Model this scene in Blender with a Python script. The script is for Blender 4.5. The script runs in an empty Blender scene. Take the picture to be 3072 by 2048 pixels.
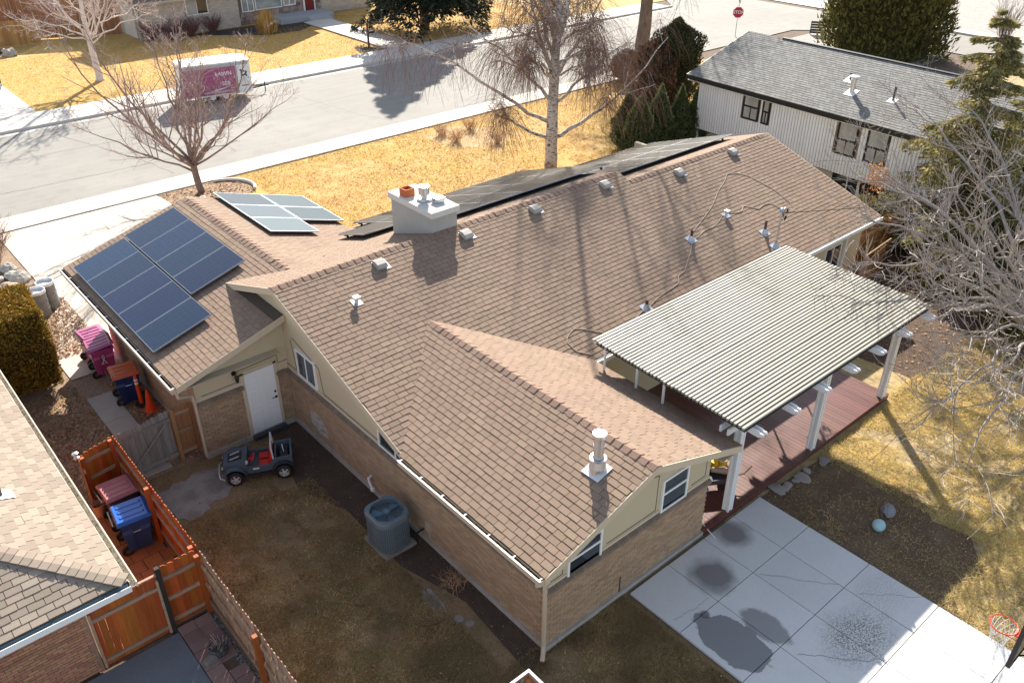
import bpy, math, random
import numpy as np
from mathutils import Vector, Matrix
PI=math.pi
random.seed(11); rng=np.random.default_rng(7)
C=bpy.context.scene.collection
SC=bpy.context.scene
# ---------------------------------------------------------------- camera, sky, sun
YAW,PITCH,ROLL=0.716,0.551,0.003
CAM=np.array([-8.727,-19.471,15.516])
_f=np.array([math.sin(YAW)*math.cos(PITCH),math.cos(YAW)*math.cos(PITCH),-math.sin(PITCH)])
_r=np.cross(_f,[0,0,1]); _r/=np.linalg.norm(_r); _u=np.cross(_r,_f)
_r2=math.cos(ROLL)*_r+math.sin(ROLL)*_u; _u2=-math.sin(ROLL)*_r+math.cos(ROLL)*_u
cam=bpy.data.cameras.new('camera'); co=bpy.data.objects.new('camera',cam); C.objects.link(co)
cam.sensor_width=36; cam.lens=2570.1*36/3072; cam.clip_end=900; cam.clip_start=.1
co.matrix_world=Matrix(((_r2[0],_u2[0],-_f[0],CAM[0]),(_r2[1],_u2[1],-_f[1],CAM[1]),(_r2[2],_u2[2],-_f[2],CAM[2]),(0,0,0,1)))
SC.camera=co
SUN=np.array([.567,.655,.5]); SUN/=np.linalg.norm(SUN)
w=bpy.data.worlds.new('World'); SC.world=w; w.use_nodes=True
nt=w.node_tree; bg=nt.nodes['Background']
sk=nt.nodes.new('ShaderNodeTexSky'); sk.sky_type='NISHITA'; sk.sun_disc=False
sk.sun_elevation=math.asin(SUN[2]); sk.sun_rotation=math.atan2(SUN[0],SUN[1]); sk.air_density=1.0; sk.dust_density=.6; sk.ozone_density=1.2
hs=nt.nodes.new('ShaderNodeHueSaturation'); hs.inputs['Saturation'].default_value=.62; nt.links.new(sk.outputs[0],hs.inputs['Color']); nt.links.new(hs.outputs[0],bg.inputs[0]); bg.inputs[1].default_value=.097
sl=bpy.data.lights.new('sun','SUN'); sl.energy=5.0; sl.angle=math.radians(.53); sl.color=(1,.92,.80)
so=bpy.data.objects.new('sun',sl); C.objects.link(so)
so.rotation_euler=Vector(-SUN).to_track_quat('-Z','Y').to_euler()
vs=SC.view_settings; vs.view_transform='Standard'; vs.look='None'; vs.exposure=1.36; vs.gamma=1; vs.use_curve_mapping=False
# ---------------------------------------------------------------- mesh helpers
class B:
    def __init__(s): s.V=[];s.F=[];s.n=0
    def add(s,V,F,t=0.):
        V=np.asarray(V,float).reshape(-1,3); F=np.asarray(F,np.int64)
        s.V.append(V); s.F.append((F+s.n,np.broadcast_to(np.asarray(t,float),(len(F),)))); s.n+=len(V); return s
CUBE=np.array([(-1,-1,-1),(1,-1,-1),(1,1,-1),(-1,1,-1),(-1,-1,1),(1,-1,1),(1,1,1),(-1,1,1)],float)
CF=np.array([(0,3,2,1),(4,5,6,7),(0,1,5,4),(1,2,6,5),(2,3,7,6),(3,0,4,7)])
def boxes(b,Cn,H,R=None,t=None):
    Cn=np.atleast_2d(np.asarray(Cn,float)); H=np.broadcast_to(np.asarray(H,float),Cn.shape)
    V=CUBE[None]*H[:,None]
    if R is not None: V=V@np.asarray(R).T
    V=V+Cn[:,None]
    F=CF[None]+np.arange(len(Cn))[:,None,None]*8
    tt=np.repeat(rng.random(len(Cn)),6) if t is None else (np.repeat(t,6) if np.ndim(t) else t)
    return b.add(V.reshape(-1,3),F.reshape(-1,4),tt)
def bx(b,x0,x1,y0,y1,z0,z1,t=0.): return boxes(b,[((x0+x1)/2,(y0+y1)/2,(z0+z1)/2)],[(abs(x1-x0)/2,abs(y1-y0)/2,abs(z1-z0)/2)],t=t)
def rz(a): c,s=math.cos(a),math.sin(a); return np.array([(c,-s,0),(s,c,0),(0,0,1)])
def rx(a): c,s=math.cos(a),math.sin(a); return np.array([(1,0,0),(0,c,-s),(0,s,c)])
def ry(a): c,s=math.cos(a),math.sin(a); return np.array([(c,0,s),(0,1,0),(-s,0,c)])
def quad(b,*p,t=0.): return b.add(p,[list(range(len(p)))],t)
def prism(b,poly,d,t=0.):   # planar polygon (list of 3d pts) extruded by vector d
    p=np.asarray(poly,float); n=len(p); d=np.asarray(d,float)
    nr=sum(np.cross(p[i]-p[0],p[(i+1)%n]-p[0]) for i in range(1,n-1))
    if nr@d>0: p=p[::-1]
    base=b.n; b.add(np.r_[p,p+d],[[i,n+i,n+(i+1)%n,(i+1)%n] for i in range(n)],t); ta=np.array([float(t)])
    b.F.append((np.array([[base+i for i in range(n)]]),ta)); b.F.append((np.array([[base+n+i for i in range(n)][::-1]]),ta)); return b
def tubes(b,P,R,n=6,t=0.):
    P=np.asarray(P,float); R=np.asarray(R,float)
    if P.ndim==2: P=P[None]; R=np.broadcast_to(R,(1,P.shape[1])) if R.ndim<2 else R
    Bn,K,_=P.shape; R=np.broadcast_to(R,(Bn,K))
    T=np.gradient(P,axis=1); T/=np.linalg.norm(T,axis=2,keepdims=True)+1e-12
    m=T.mean(1); ref=np.where((np.abs(m[:,2])>.75)[:,None],[1.,0.13,0],[0.,0,1])[:,None]
    N1=np.cross(T,np.broadcast_to(ref,T.shape)); N1/=np.linalg.norm(N1,axis=2,keepdims=True)+1e-12; N2=np.cross(T,N1)
    a=np.arange(n)*2*PI/n
    V=P[:,:,None]+R[:,:,None,None]*(np.cos(a)[:,None]*N1[:,:,None]+np.sin(a)[:,None]*N2[:,:,None])
    i,k,j=np.meshgrid(np.arange(Bn),np.arange(K-1),np.arange(n),indexing='ij'); o=(i*K+k)*n
    F=np.stack([o+j,o+n+j,o+n+(j+1)%n,o+(j+1)%n],-1).reshape(-1,4)
    tt=np.repeat(np.broadcast_to(t,(Bn,)) if np.ndim(t) else np.full(Bn,t),(K-1)*n)
    b.add(V.reshape(-1,3),F,tt)
    if n>3:
        base=b.n-Bn*K*n
        for q in range(Bn):
            b.F.append((np.array([[base+(q*K)*n+j for j in range(n)]]),np.array([tt[0]]))); b.F.append((np.array([[base+(q*K+K-1)*n+j for j in range(n)][::-1]]),np.array([tt[0]])))
    return b
def cyl(b,p0,p1,r0,r1=None,n=12,t=0.): return tubes(b,np.array([p0,p1]),np.array([r0,r0 if r1 is None else r1]),n,t)
def lathe(b,c,prof,n=16,t=0.):  # prof list of (r,z)
    pr=np.array(prof,float); a=np.arange(n)*2*PI/n
    V=np.stack([c[0]+pr[:,0,None]*np.cos(a),c[1]+pr[:,0,None]*np.sin(a),np.broadcast_to(c[2]+pr[:,1,None],(len(pr),n))],-1)
    F=[(k*n+j,k*n+(j+1)%n,(k+1)*n+(j+1)%n,(k+1)*n+j) for k in range(len(pr)-1) for j in range(n)]
    return b.add(V.reshape(-1,3),F,t)
def mesh(b,name,smooth=False):
    me=bpy.data.meshes.new(name); V=np.concatenate(b.V); me.vertices.add(len(V)); me.vertices.foreach_set('co',V.astype(np.float32).ravel())
    lo=np.concatenate([f.ravel() for f,_ in b.F]); cnt=np.concatenate([np.full(len(f),f.shape[1]) for f,_ in b.F]); tt=np.concatenate([x for _,x in b.F])
    me.loops.add(len(lo)); me.loops.foreach_set('vertex_index',lo.astype(np.int32))
    me.polygons.add(len(cnt)); me.polygons.foreach_set('loop_start',np.r_[0,np.cumsum(cnt)[:-1]].astype(np.int32))
    me.polygons.foreach_set('use_smooth',np.full(len(cnt),bool(smooth)))
    at=me.attributes.new('tint','FLOAT','FACE'); at.data.foreach_set('value',tt.astype(np.float32))
    me.update(calc_edges=True); return me
WM={}
def link(o,parent=None,M=None):
    C.objects.link(o); M=Matrix.Identity(4) if M is None else M
    if parent is not None: o.parent=parent; o.matrix_parent_inverse=WM[parent.name].inverted()
    o.matrix_basis=M; WM[o.name]=M.copy(); return o
def tag(o,label=None,cat=None,group=None,kind=None):
    if label: o['label']=label
    if cat: o['category']=cat
    if group: o['group']=group
    if kind: o['kind']=kind
    return o
def obj(name,b,mat,parent=None,kind=None,label=None,smooth=False):
    me=b if isinstance(b,bpy.types.Mesh) else mesh(b,name,smooth)
    if mat and not me.materials: me.materials.append(mat)
    o=link(bpy.data.objects.new(name,me),parent)
    if kind: o['kind']=kind
    if label: o['label']=label
    return o
def thing(name,label,cat,loc=(0,0,0),group=None):
    o=bpy.data.objects.new(name,None); o.empty_display_size=.3
    link(o,None,Matrix.Translation(loc)); return tag(o,label,cat,group)
def solo(name,b,mat,label,cat,group=None,smooth=False): return tag(obj(name,b,mat,smooth=smooth),label,cat,group)
def struct(name,b,mat,parent=None): return obj(name,b,mat,parent,kind='structure' if parent is None else None)
def place(o,loc,a=0,s=1.): o.matrix_basis=Matrix.Translation(loc)@Matrix.Rotation(a,4,'Z')@Matrix.Scale(s,4)
def kids(o): return [c for c in C.objects if c.parent==o]
def dup(o,parent=None,ks=None):
    ks=ks if ks is not None else {}
    if not ks:
        for c in C.objects:
            if c.parent: ks.setdefault(c.parent.name,[]).append(c)
    c=o.copy(); C.objects.link(c)
    if parent is not None: c.parent=parent; c.matrix_parent_inverse=o.matrix_parent_inverse
    for k in ks.get(o.name,[]): dup(k,c,ks)
    return c
_pm={}
def pmesh(mat,kind='box',b=None):
    k=(mat.name,kind)
    if k not in _pm:
        if b is None: b=boxes(B(),[(0,0,0)],[(.5,.5,.5)],t=0.)
        m=mesh(b,kind); m.materials.append(mat); _pm[k]=m
    return _pm[k]
def piece(name,me,parent,M,label=None):
    o=link(bpy.data.objects.new(name,me),parent,M)
    if label: o['label']=label
    return o
def mtx(R,c,s): 
    R=np.eye(3) if R is None else np.asarray(R)
    A=R*np.asarray(s)[None,:]
    return Matrix(((*A[0],c[0]),(*A[1],c[1]),(*A[2],c[2]),(0,0,0,1)))
def pieces(name,mat,parent,Cn,H,R=None,limit=300,score=None):
    """box pieces: the `limit` nearest the camera become parts, the rest one joined part"""
    Cn=np.atleast_2d(np.asarray(Cn,float)); H=np.broadcast_to(np.asarray(H,float),Cn.shape)
    if len(Cn)==0: return
    d=np.linalg.norm(Cn-CAM,axis=1) if score is None else score
    od=np.argsort(d); me=pmesh(mat)
    for i in od[:limit]: piece(name,me,parent,mtx(R,Cn[i],2*H[i]))
    if len(od)>limit:
        r=od[limit:]; obj(name+'_field',boxes(B(),Cn[r],H[r],R),mat,parent,kind='stuff')
# ---------------------------------------------------------------- materials
def M(name,col,rough=.8,var=.12,nz=(),bump=None,metal=0.,spec=.35,coat=0.,trans=0.,trl=0.):
    m=bpy.data.materials.new(name); m.use_nodes=True; n=m.node_tree.nodes; L=m.node_tree.links; p=n['Principled BSDF']
    p.inputs['Roughness'].default_value=rough; p.inputs['Metallic'].default_value=metal; p.inputs['Specular IOR Level'].default_value=spec
    if coat: p.inputs['Coat Weight'].default_value=coat; p.inputs['Coat Roughness'].default_value=.05
    geo=n.new('ShaderNodeNewGeometry'); rgb=n.new('ShaderNodeRGB'); rgb.outputs[0].default_value=(*col,1); cur=rgb.outputs[0]
    for (sc,amt,c2,*rest) in nz:
        lo,hi=rest[0] if rest else (.4,.65)
        t=n.new('ShaderNodeTexNoise'); t.inputs['Scale'].default_value=1.; t.inputs['Detail'].default_value=4; t.inputs['Roughness'].default_value=.6
        mp=n.new('ShaderNodeMapping'); mp.inputs['Scale'].default_value=(sc,sc,sc) if not isinstance(sc,tuple) else sc
        L.new(geo.outputs['Position'],mp.inputs[0]); L.new(mp.outputs[0],t.inputs['Vector'])
        r=n.new('ShaderNodeMapRange'); r.inputs[1].default_value=lo; r.inputs[2].default_value=hi; r.inputs[4].default_value=amt; L.new(t.outputs[0],r.inputs[0])
        mx=n.new('ShaderNodeMix'); mx.data_type='RGBA'; L.new(r.outputs[0],mx.inputs[0]); L.new(cur,mx.inputs[6]); mx.inputs[7].default_value=(*c2,1); cur=mx.outputs[2]
    if var:
        oi=n.new('ShaderNodeObjectInfo'); at=n.new('ShaderNodeAttribute'); at.attribute_name='tint'
        a=n.new('ShaderNodeMath'); a.operation='ADD'; L.new(oi.outputs['Random'],a.inputs[0]); L.new(at.outputs['Fac'],a.inputs[1])
        f=n.new('ShaderNodeMath'); f.operation='FRACT'; L.new(a.outputs[0],f.inputs[0])
        r=n.new('ShaderNodeMapRange'); r.inputs[3].default_value=1-var; r.inputs[4].default_value=1+var; L.new(f.outputs[0],r.inputs[0])
        h=n.new('ShaderNodeHueSaturation'); L.new(r.outputs[0],h.inputs['Value']); L.new(cur,h.inputs['Color']); cur=h.outputs[0]
        f2=n.new('ShaderNodeMath'); f2.operation='MULTIPLY_ADD'; f2.inputs[1].default_value=7.31; f2.inputs[2].default_value=.2; L.new(f.outputs[0],f2.inputs[0])
        f3=n.new('ShaderNodeMath'); f3.operation='FRACT'; L.new(f2.outputs[0],f3.inputs[0])
        r2=n.new('ShaderNodeMapRange'); r2.inputs[3].default_value=.5-.06*var; r2.inputs[4].default_value=.5+.06*var; L.new(f3.outputs[0],r2.inputs[0]); L.new(r2.outputs[0],h.inputs['Hue'])
    L.new(cur,p.inputs['Base Color'])
    if bump:
        t=n.new('ShaderNodeTexNoise'); t.inputs['Scale'].default_value=bump[0]; t.inputs['Detail'].default_value=5; L.new(geo.outputs['Position'],t.inputs['Vector'])
        bm=n.new('ShaderNodeBump'); bm.inputs['Strength'].default_value=bump[1]; bm.inputs['Distance'].default_value=bump[2] if len(bump)>2 else .02; L.new(t.outputs[0],bm.inputs['Height']); L.new(bm.outputs[0],p.inputs['Normal'])
    if trl:
        tb=n.new('ShaderNodeBsdfTranslucent'); L.new(cur,tb.inputs[0]); ms=n.new('ShaderNodeMixShader'); ms.inputs[0].default_value=trl; out=n['Material Output']
        L.new(p.outputs[0],ms.inputs[1]); L.new(tb.outputs[0],ms.inputs[2]); L.new(ms.outputs[0],out.inputs[0])
    if trans: p.inputs['Transmission Weight'].default_value=trans
    return m
shingle_m=M('brown_shingle',(.262,.185,.137),.9,.085,[(60,.35,(.17,.12,.1),(.45,.7)),(.35,.35,(.29,.225,.155),(.4,.7)),((.7,.25,.7),.25,(.19,.135,.105),(.5,.7))],(220,.5,.006),spec=.2)
cap_m=M('ridge_shingle',(.245,.165,.125),.9,.09,[(60,.35,(.17,.12,.1),(.45,.7))],(220,.5,.006),spec=.2)
deckb_m=M('roof_felt',(.10,.075,.06),.95,0)
brick_m=M('tan_brick',(.40,.275,.175),.9,.16,[(1.5,.35,(.33,.22,.135),(.4,.7)),(30,.3,(.3,.22,.16),(.45,.7))],(120,.4,.006))
mortar_m=M('mortar',(.25,.185,.13),.95,0,[(8,.4,(.22,.17,.12))])
ledge_m=M('brick_ledge',(.22,.165,.125),.9,.14,[(20,.4,(.15,.12,.1))])
stucco_m=M('tan_stucco',(.54,.46,.315),.92,.03,[(1.2,.25,(.48,.42,.3))],(90,.35,.006))
trim_m=M('tan_trim',(.56,.47,.345),.75,.04,[(3,.2,(.5,.42,.3))])
groove_m=M('trim_groove',(.12,.1,.07),.9,0)
white_m=M('white_paint',(.80,.80,.78),.45,.03,[(6,.15,(.7,.7,.68))])
vinyl_m=M('white_vinyl',(.82,.82,.8),.35,.02)
glass_m=M('window_glass',(.03,.04,.05),.04,0,spec=.7)
curtain_m=M('pale_curtain',(.45,.44,.42),.8,.1)
black_m=M('black_plastic',(.02,.02,.022),.5,.1)
steel_m=M('galvanised_steel',(.62,.63,.65),.3,.08,[(5,.4,(.5,.51,.53))],metal=.85)
dark_m=M('dark_metal',(.05,.05,.055),.45,.1)
conc_m=M('white_concrete',(.56,.55,.53),.85,.05,[(.8,.5,(.47,.47,.46),(.4,.7)),(22,.25,(.38,.38,.38),(.5,.72))],(60,.2,.004))
walk_m=M('sidewalk_concrete',(.62,.58,.52),.85,.05,[(.6,.5,(.52,.48,.43),(.4,.7)),(30,.2,(.42,.4,.36),(.5,.7))],(60,.2,.004))
drive_m=M('driveway_concrete',(.58,.51,.43),.85,.05,[(.5,.6,(.46,.38,.29),(.45,.75)),(25,.3,(.4,.34,.28),(.5,.72)),(2.2,.3,(.36,.27,.19),(.56,.7))],(60,.3,.005))
asph_m=M('worn_asphalt',(.245,.235,.215),.9,0,[(.12,.7,(.31,.30,.275),(.4,.65)),(.9,.35,(.2,.19,.175),(.52,.6)),(7,.25,(.17,.16,.15),(.55,.7)),(.5,.4,(.25,.235,.215),(.45,.7)),(45,.4,(.2,.19,.18),(.45,.65)),((.05,3,1),.3,(.35,.33,.31),(.5,.7))],(90,.4,.008))
soil_m=M('bare_soil',(.14,.095,.065),.95,0,[(.7,.6,(.09,.06,.045)),(9,.5,(.2,.14,.1),(.5,.7))],(40,.8,.03))
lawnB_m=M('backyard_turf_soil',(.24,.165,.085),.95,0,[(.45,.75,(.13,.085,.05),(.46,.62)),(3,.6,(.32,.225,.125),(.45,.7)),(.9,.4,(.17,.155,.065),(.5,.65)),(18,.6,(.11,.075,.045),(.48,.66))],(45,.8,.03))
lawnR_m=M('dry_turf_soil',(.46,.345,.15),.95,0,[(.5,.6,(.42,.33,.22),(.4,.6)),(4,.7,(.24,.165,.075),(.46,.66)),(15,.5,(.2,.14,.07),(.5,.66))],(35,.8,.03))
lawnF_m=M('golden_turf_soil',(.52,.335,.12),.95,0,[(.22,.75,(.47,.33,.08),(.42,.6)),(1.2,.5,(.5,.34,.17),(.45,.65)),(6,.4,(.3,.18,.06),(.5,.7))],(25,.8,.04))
blade_mats={}
def blade(name,c,var=.4): return M(name,c,.8,var,[(.5,.4,tuple(x*.75 for x in c))],spec=.2,trl=.4)
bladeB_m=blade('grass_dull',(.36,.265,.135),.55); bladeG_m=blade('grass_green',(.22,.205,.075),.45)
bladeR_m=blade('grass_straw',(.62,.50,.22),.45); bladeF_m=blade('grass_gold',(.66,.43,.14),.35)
leaf_m=M('dead_leaves',(.32,.19,.10),.8,.55)
bark_m=M('grey_bark',(.26,.195,.17),.9,.15,[(14,.6,(.12,.085,.075))],(40,.6,.01))
twig_m=M('pinkish_twig',(.44,.33,.30),.8,.3)
whitebark_m=M('pale_bark',(.62,.56,.53),.85,.08,[(9,.5,(.4,.33,.3),(.5,.65))],(40,.4,.01))
birch_m=M('birch_bark',(.62,.58,.55),.8,.06,[((5,5,14),.95,(.05,.04,.035),(.52,.6)),(2,.4,(.4,.35,.32))],(30,.5,.01))
weep_m=M('weeping_twig',(.22,.135,.10),.8,.4)
silver_m=M('silver_twig',(.40,.345,.31),.7,.3)
willow_m=M('brown_bark',(.20,.145,.11),.95,.1,[((12,12,2),.7,(.1,.07,.055),(.42,.6))],(30,.8,.03))
# ================================================================= THE SETTING
def sheet(name,poly,z,mat): return struct(name,quad(B(),*[(x,y,z) for x,y in poly]),mat)
def rect(x0,y0,x1,y1): return [(x0,y0),(x1,y0),(x1,y1),(x0,y1)]
sheet('ground',rect(-220,-200,320,320),-.05,soil_m)
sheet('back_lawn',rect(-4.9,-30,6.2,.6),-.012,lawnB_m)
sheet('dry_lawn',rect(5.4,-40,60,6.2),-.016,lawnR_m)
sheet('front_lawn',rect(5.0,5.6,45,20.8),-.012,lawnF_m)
sheet('side_yard',rect(-20,.6,-2.5,20.7),-.020,M('leaf_litter_soil',(.33,.235,.165),.95,0,[(.8,.6,(.22,.14,.09)),(14,.6,(.14,.085,.06),(.45,.62)),(30,.5,(.45,.36,.28),(.52,.7))],(40,.9,.03)))
sheet('far_lawn',rect(3.4,38.15,62,70),-.012,lawnF_m)
sheet('street',[(-60,22.2),(59,22.2),(61.3,20),(61.3,-60),(68.2,-60),(68.2,120),(61.3,120),(61.3,38),(59,35.3),(-60,35.3)],.004,asph_m)
gravel_m=M('grey_gravel',(.40,.375,.35),.95,0,[(3,.6,(.3,.28,.27),(.42,.62)),(.4,.4,(.46,.42,.37)),(16,.7,(.18,.17,.165),(.5,.62))],(20,.9,.05))
sheet('gravel_lot',rect(69.4,-40,120,19.6),.012,gravel_m)
sheet('corner_gravel',rect(45,9,60,20.5),-.006,gravel_m)
sheet('far_driveway',rect(69.4,20.2,120,36),.012,walk_m)
sheet('far_left_driveway',rect(-40,38.2,3.38,52),.0,walk_m)
sheet('driveway',[(-3.3,20.66),(-3.25,13),(-3.9,10),(-4.45,8.6),(-4.45,7.0),(-2.7,7.0),(5.2,9),(5.2,17.6),(3.9,18.4),(3.7,20.66)],.008,drive_m)
# kerbs and gutters
kb=B(); bx(kb,-60,59,35.32,35.5,-.05,.15); bx(kb,68.2,68.42,-60,19.6,-.05,.16); bx(kb,68.2,68.42,36,120,-.05,.16); struct('kerb',kb,walk_m)
sheet('gutter',rect(-60,34.75,59,35.318),.010,M('gutter_concrete',(.46,.44,.41),.85,0,[(1,.4,(.38,.36,.33))]))
sheet('near_gutter',rect(-60,22.0,46,22.45),.010,walk_m)
# sidewalks laid in slabs
def slabs(name,x0,x1,y0,y1,z,step,mat,h=.06,axis='x'):
    s=struct(name,bx(B(),x0,x1,y0,y1,-.05,z-h),groove_m); n=int((x1-x0)/step) if axis=='x' else int((y1-y0)/step)
    Cn=[];
    for i in range(n):
        if axis=='x': Cn.append((x0+(i+.5)*step,(y0+y1)/2,z-h/2+rng.normal(0,.002)))
        else: Cn.append(((x0+x1)/2,y0+(i+.5)*step,z-h/2+rng.normal(0,.002)))
    hx=step/2-.006
    pieces('sidewalk_slab',mat,s,Cn,(hx,(y1-y0)/2,h/2) if axis=='x' else ((x1-x0)/2,hx,h/2)); return s
slabs('near_sidewalk',-22.5,36,20.72,22.0,.06,1.5,walk_m)
slabs('far_sidewalk',-22.5,58.5,35.5,38.1,.15,1.5,walk_m)
slabs('lot_sidewalk',68.42,69.4,-40,19.4,.15,1.5,walk_m,axis='y')
slabs('front_walk',28.75,31.3,38.12,51.4,.1,1.65,walk_m,axis='y')
# driveway joints, narrow side path
jb=B(); bx(jb,-3.25,5.2,15.8,15.82,.0,.0095); bx(jb,.6,.62,9.3,20.66,.0,.0095); bx(jb,-3.3,3.7,18.5,18.515,0,.0095); struct('driveway_joint',jb,groove_m)
slabs('side_path',-4.45,-3.7,.75,7.0,.03,1.6,M('path_concrete',(.40,.36,.32),.9,.06,[(1.2,.5,(.3,.26,.23)),(30,.2,(.25,.22,.2))]),axis='y')
# planting bed round the street tree with its concrete edging
sheet('tree_bed',[(3.75,18.55),(5.2,17.7),(7.4,18.2),(8.0,19.5),(7.6,20.7),(3.75,20.7)],.002,M('bed_soil',(.36,.25,.16),.95,0,[(12,.7,(.16,.1,.07),(.45,.62)),(25,.5,(.5,.42,.34),(.55,.7))],(30,.9,.03)))
a=np.linspace(-.5,1.3,12); struct('bed_edging',tubes(B(),np.stack([6.1+1.75*np.cos(a),19.1+1.5*np.sin(a),np.full(12,.05)],1),np.full(12,.09),6),walk_m)
# rear patio of cast slabs: grid lines measured in the yard
stain_m=bpy.data.materials
def slab_mat():
    m=M('patio_concrete',(.60,.60,.59),.82,.03,[(.8,.5,(.52,.52,.52),(.4,.7)),(25,.3,(.40,.40,.40),(.52,.7))],(60,.2,.004)); return m
patio_m=slab_mat()
def stain(mat,spots):   # damp patches: fixed marks in the concrete, each an irregular blot
    n=mat.node_tree.nodes; L=mat.node_tree.links; p=n['Principled BSDF']; geo=n.new('ShaderNodeNewGeometry')
    nz=n.new('ShaderNodeTexNoise'); nz.inputs['Scale'].default_value=3.5; nz.inputs['Detail'].default_value=5; L.new(geo.outputs['Position'],nz.inputs['Vector'])
    fine=n.new('ShaderNodeTexNoise'); fine.inputs['Scale'].default_value=30; L.new(geo.outputs['Position'],fine.inputs['Vector'])
    cur=p.inputs['Base Color'].links[0].from_socket
    for (x,y,rx_,ry_,col,hard,amt,grain) in spots:
        s=n.new('ShaderNodeVectorMath'); s.operation='SUBTRACT'; L.new(geo.outputs['Position'],s.inputs[0]); s.inputs[1].default_value=(x,y,0)
        d=n.new('ShaderNodeVectorMath'); d.operation='MULTIPLY'; L.new(s.outputs[0],d.inputs[0]); d.inputs[1].default_value=(1/rx_,1/ry_,0)
        l=n.new('ShaderNodeVectorMath'); l.operation='LENGTH'; L.new(d.outputs[0],l.inputs[0])
        ad=n.new('ShaderNodeMath'); ad.operation='MULTIPLY_ADD'; L.new(nz.outputs[0],ad.inputs[0]); ad.inputs[1].default_value=.7; L.new(l.outputs['Value'],ad.inputs[2])
        r=n.new('ShaderNodeMapRange'); r.inputs[1].default_value=1.35-hard; r.inputs[2].default_value=1.35+hard; r.inputs[3].default_value=amt; r.inputs[4].default_value=0; L.new(ad.outputs[0],r.inputs[0])
        f=r.outputs[0]
        if grain:
            g=n.new('ShaderNodeMapRange'); g.inputs[1].default_value=.42; g.inputs[2].default_value=.6; L.new(fine.outputs[0],g.inputs[0])
            mm=n.new('ShaderNodeMath'); mm.operation='MULTIPLY'; L.new(f,mm.inputs[0]); L.new(g.outputs[0],mm.inputs[1]); f=mm.outputs[0]
        mx=n.new('ShaderNodeMix'); mx.data_type='RGBA'; L.new(f,mx.inputs[0]); L.new(cur,mx.inputs[6]); mx.inputs[7].default_value=(*col,1); cur=mx.outputs[2]
    L.new(cur,p.inputs['Base Color'])
dk=(.17,.16,.155)
stain(patio_m,[(3.22,-13.15,.56,.92,(.20,.205,.21),.02,.95,0),(4.12,-13.38,.36,.62,(.22,.22,.22),.10,.85,0),(4.42,-11.68,.5,.5,dk,.32,.9,0),(5.95,-11.12,.42,.42,dk,.38,.9,0),(5.42,-14.9,.8,.6,(.16,.14,.13),.45,.9,1),(7.0,-14.6,.8,.5,(.3,.3,.3),.4,.5,1),(3.35,-12.3,.12,.12,(.1,.1,.1),.2,.8,0)])
s=struct('rear_patio',bx(B(),2.53,7.62,-24,-10.75,-.06,.0),groove_m)
gx=[2.53,3.89,5.24,6.465,7.62]; gy=[-10.76,-12.25,-13.93,-15.65,-17.35,-19.05,-20.75]
for i in range(4):
    for j in range(6):
        if i==0 and j==0: y0=-11.3
        y1=gy[j]; y0=gy[j+1]
        if i==0 and j<1: continue
        piece('patio_slab',pmesh(patio_m),s,mtx(None,((gx[i]+gx[i+1])/2,(y0+y1)/2,.03+rng.normal(0,.0015)),(gx[i+1]-gx[i]-.018,y1-y0-.018,.06)))
piece('patio_slab',pmesh(patio_m),s,mtx(None,(3.21,-11.5,.03),(1.34,1.48,.06)))
# grass: a great many blades per lawn
def inside(P,ex): 
    k=np.ones(len(P),bool)
    for (x0,y0,x1,y1) in ex: k&=~((P[:,0]>x0)&(P[:,0]<x1)&(P[:,1]>y0)&(P[:,1]<y1))
    return k
def vnoise(P,s,seed=0):
    r=np.random.default_rng(seed); g=r.random((64,64)); q=P[:,:2]*s; i=np.floor(q).astype(int); f=q-i; f=f*f*(3-2*f)
    A=g[i[:,0]%64,i[:,1]%64];Bb=g[(i[:,0]+1)%64,i[:,1]%64];Cc=g[i[:,0]%64,(i[:,1]+1)%64];D=g[(i[:,0]+1)%64,(i[:,1]+1)%64]
    return (A*(1-f[:,0])+Bb*f[:,0])*(1-f[:,1])+(Cc*(1-f[:,0])+D*f[:,0])*f[:,1]
def grass(name,areas,ex,dens,h,w,mat,thr=0.,ns=.7,lean=1.,seed=0,wet=None):
    V=[]
    for (x0,y0,x1,y1) in areas:
        n=int((x1-x0)*(y1-y0)*dens); P=np.stack([rng.uniform(x0,x1,n),rng.uniform(y0,y1,n),np.zeros(n)],1)
        k=inside(P,ex); nn=.6*vnoise(P,ns,seed)+.4*vnoise(P,ns*4,seed+1)
        if thr: k&=nn+rng.normal(0,.09,n)>thr
        V.append(P[k])
    P=np.concatenate(V); n=len(P); a=rng.uniform(0,2*PI,n); hh=h*rng.uniform(.45,1.3,n)*(.6+.8*vnoise(P,2.2,seed+3)); le=rng.normal(0,lean,(n,2))*hh[:,None]; ww=w*rng.uniform(.6,1.3,n)
    dx=np.stack([np.cos(a)*ww,np.sin(a)*ww,np.zeros(n)],1); tip=P+np.c_[le,hh]; P=P-[0,0,.012]
    Vv=np.stack([P-dx,P+dx,tip],1).reshape(-1,3); b=B().add(Vv,np.arange(3*n).reshape(-1,3),np.clip(.75*vnoise(P,1.3,seed+5)+.3*rng.random(n),0,.999))
    o=obj(name,b,mat,kind='stuff'); return o
exB=[(-1.0,-10.4,.05,.6),(-1.9,-2.2,0,.6),(-.05,-10.6,30,.6),(2.4,-30,7.7,-10.6),(5.2,-10.8,14.6,-5)]
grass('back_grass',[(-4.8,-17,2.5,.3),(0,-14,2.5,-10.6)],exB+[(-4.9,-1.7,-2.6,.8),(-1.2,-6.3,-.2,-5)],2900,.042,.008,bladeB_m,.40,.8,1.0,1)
grass('back_pale_grass',[(-4.8,-17,2.5,-.5)],exB+[(-4.9,-1.7,-2.6,.8),(-1.2,-6.3,-.2,-5)],420,.034,.008,bladeR_m,.45,.9,1.0,41)
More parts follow.
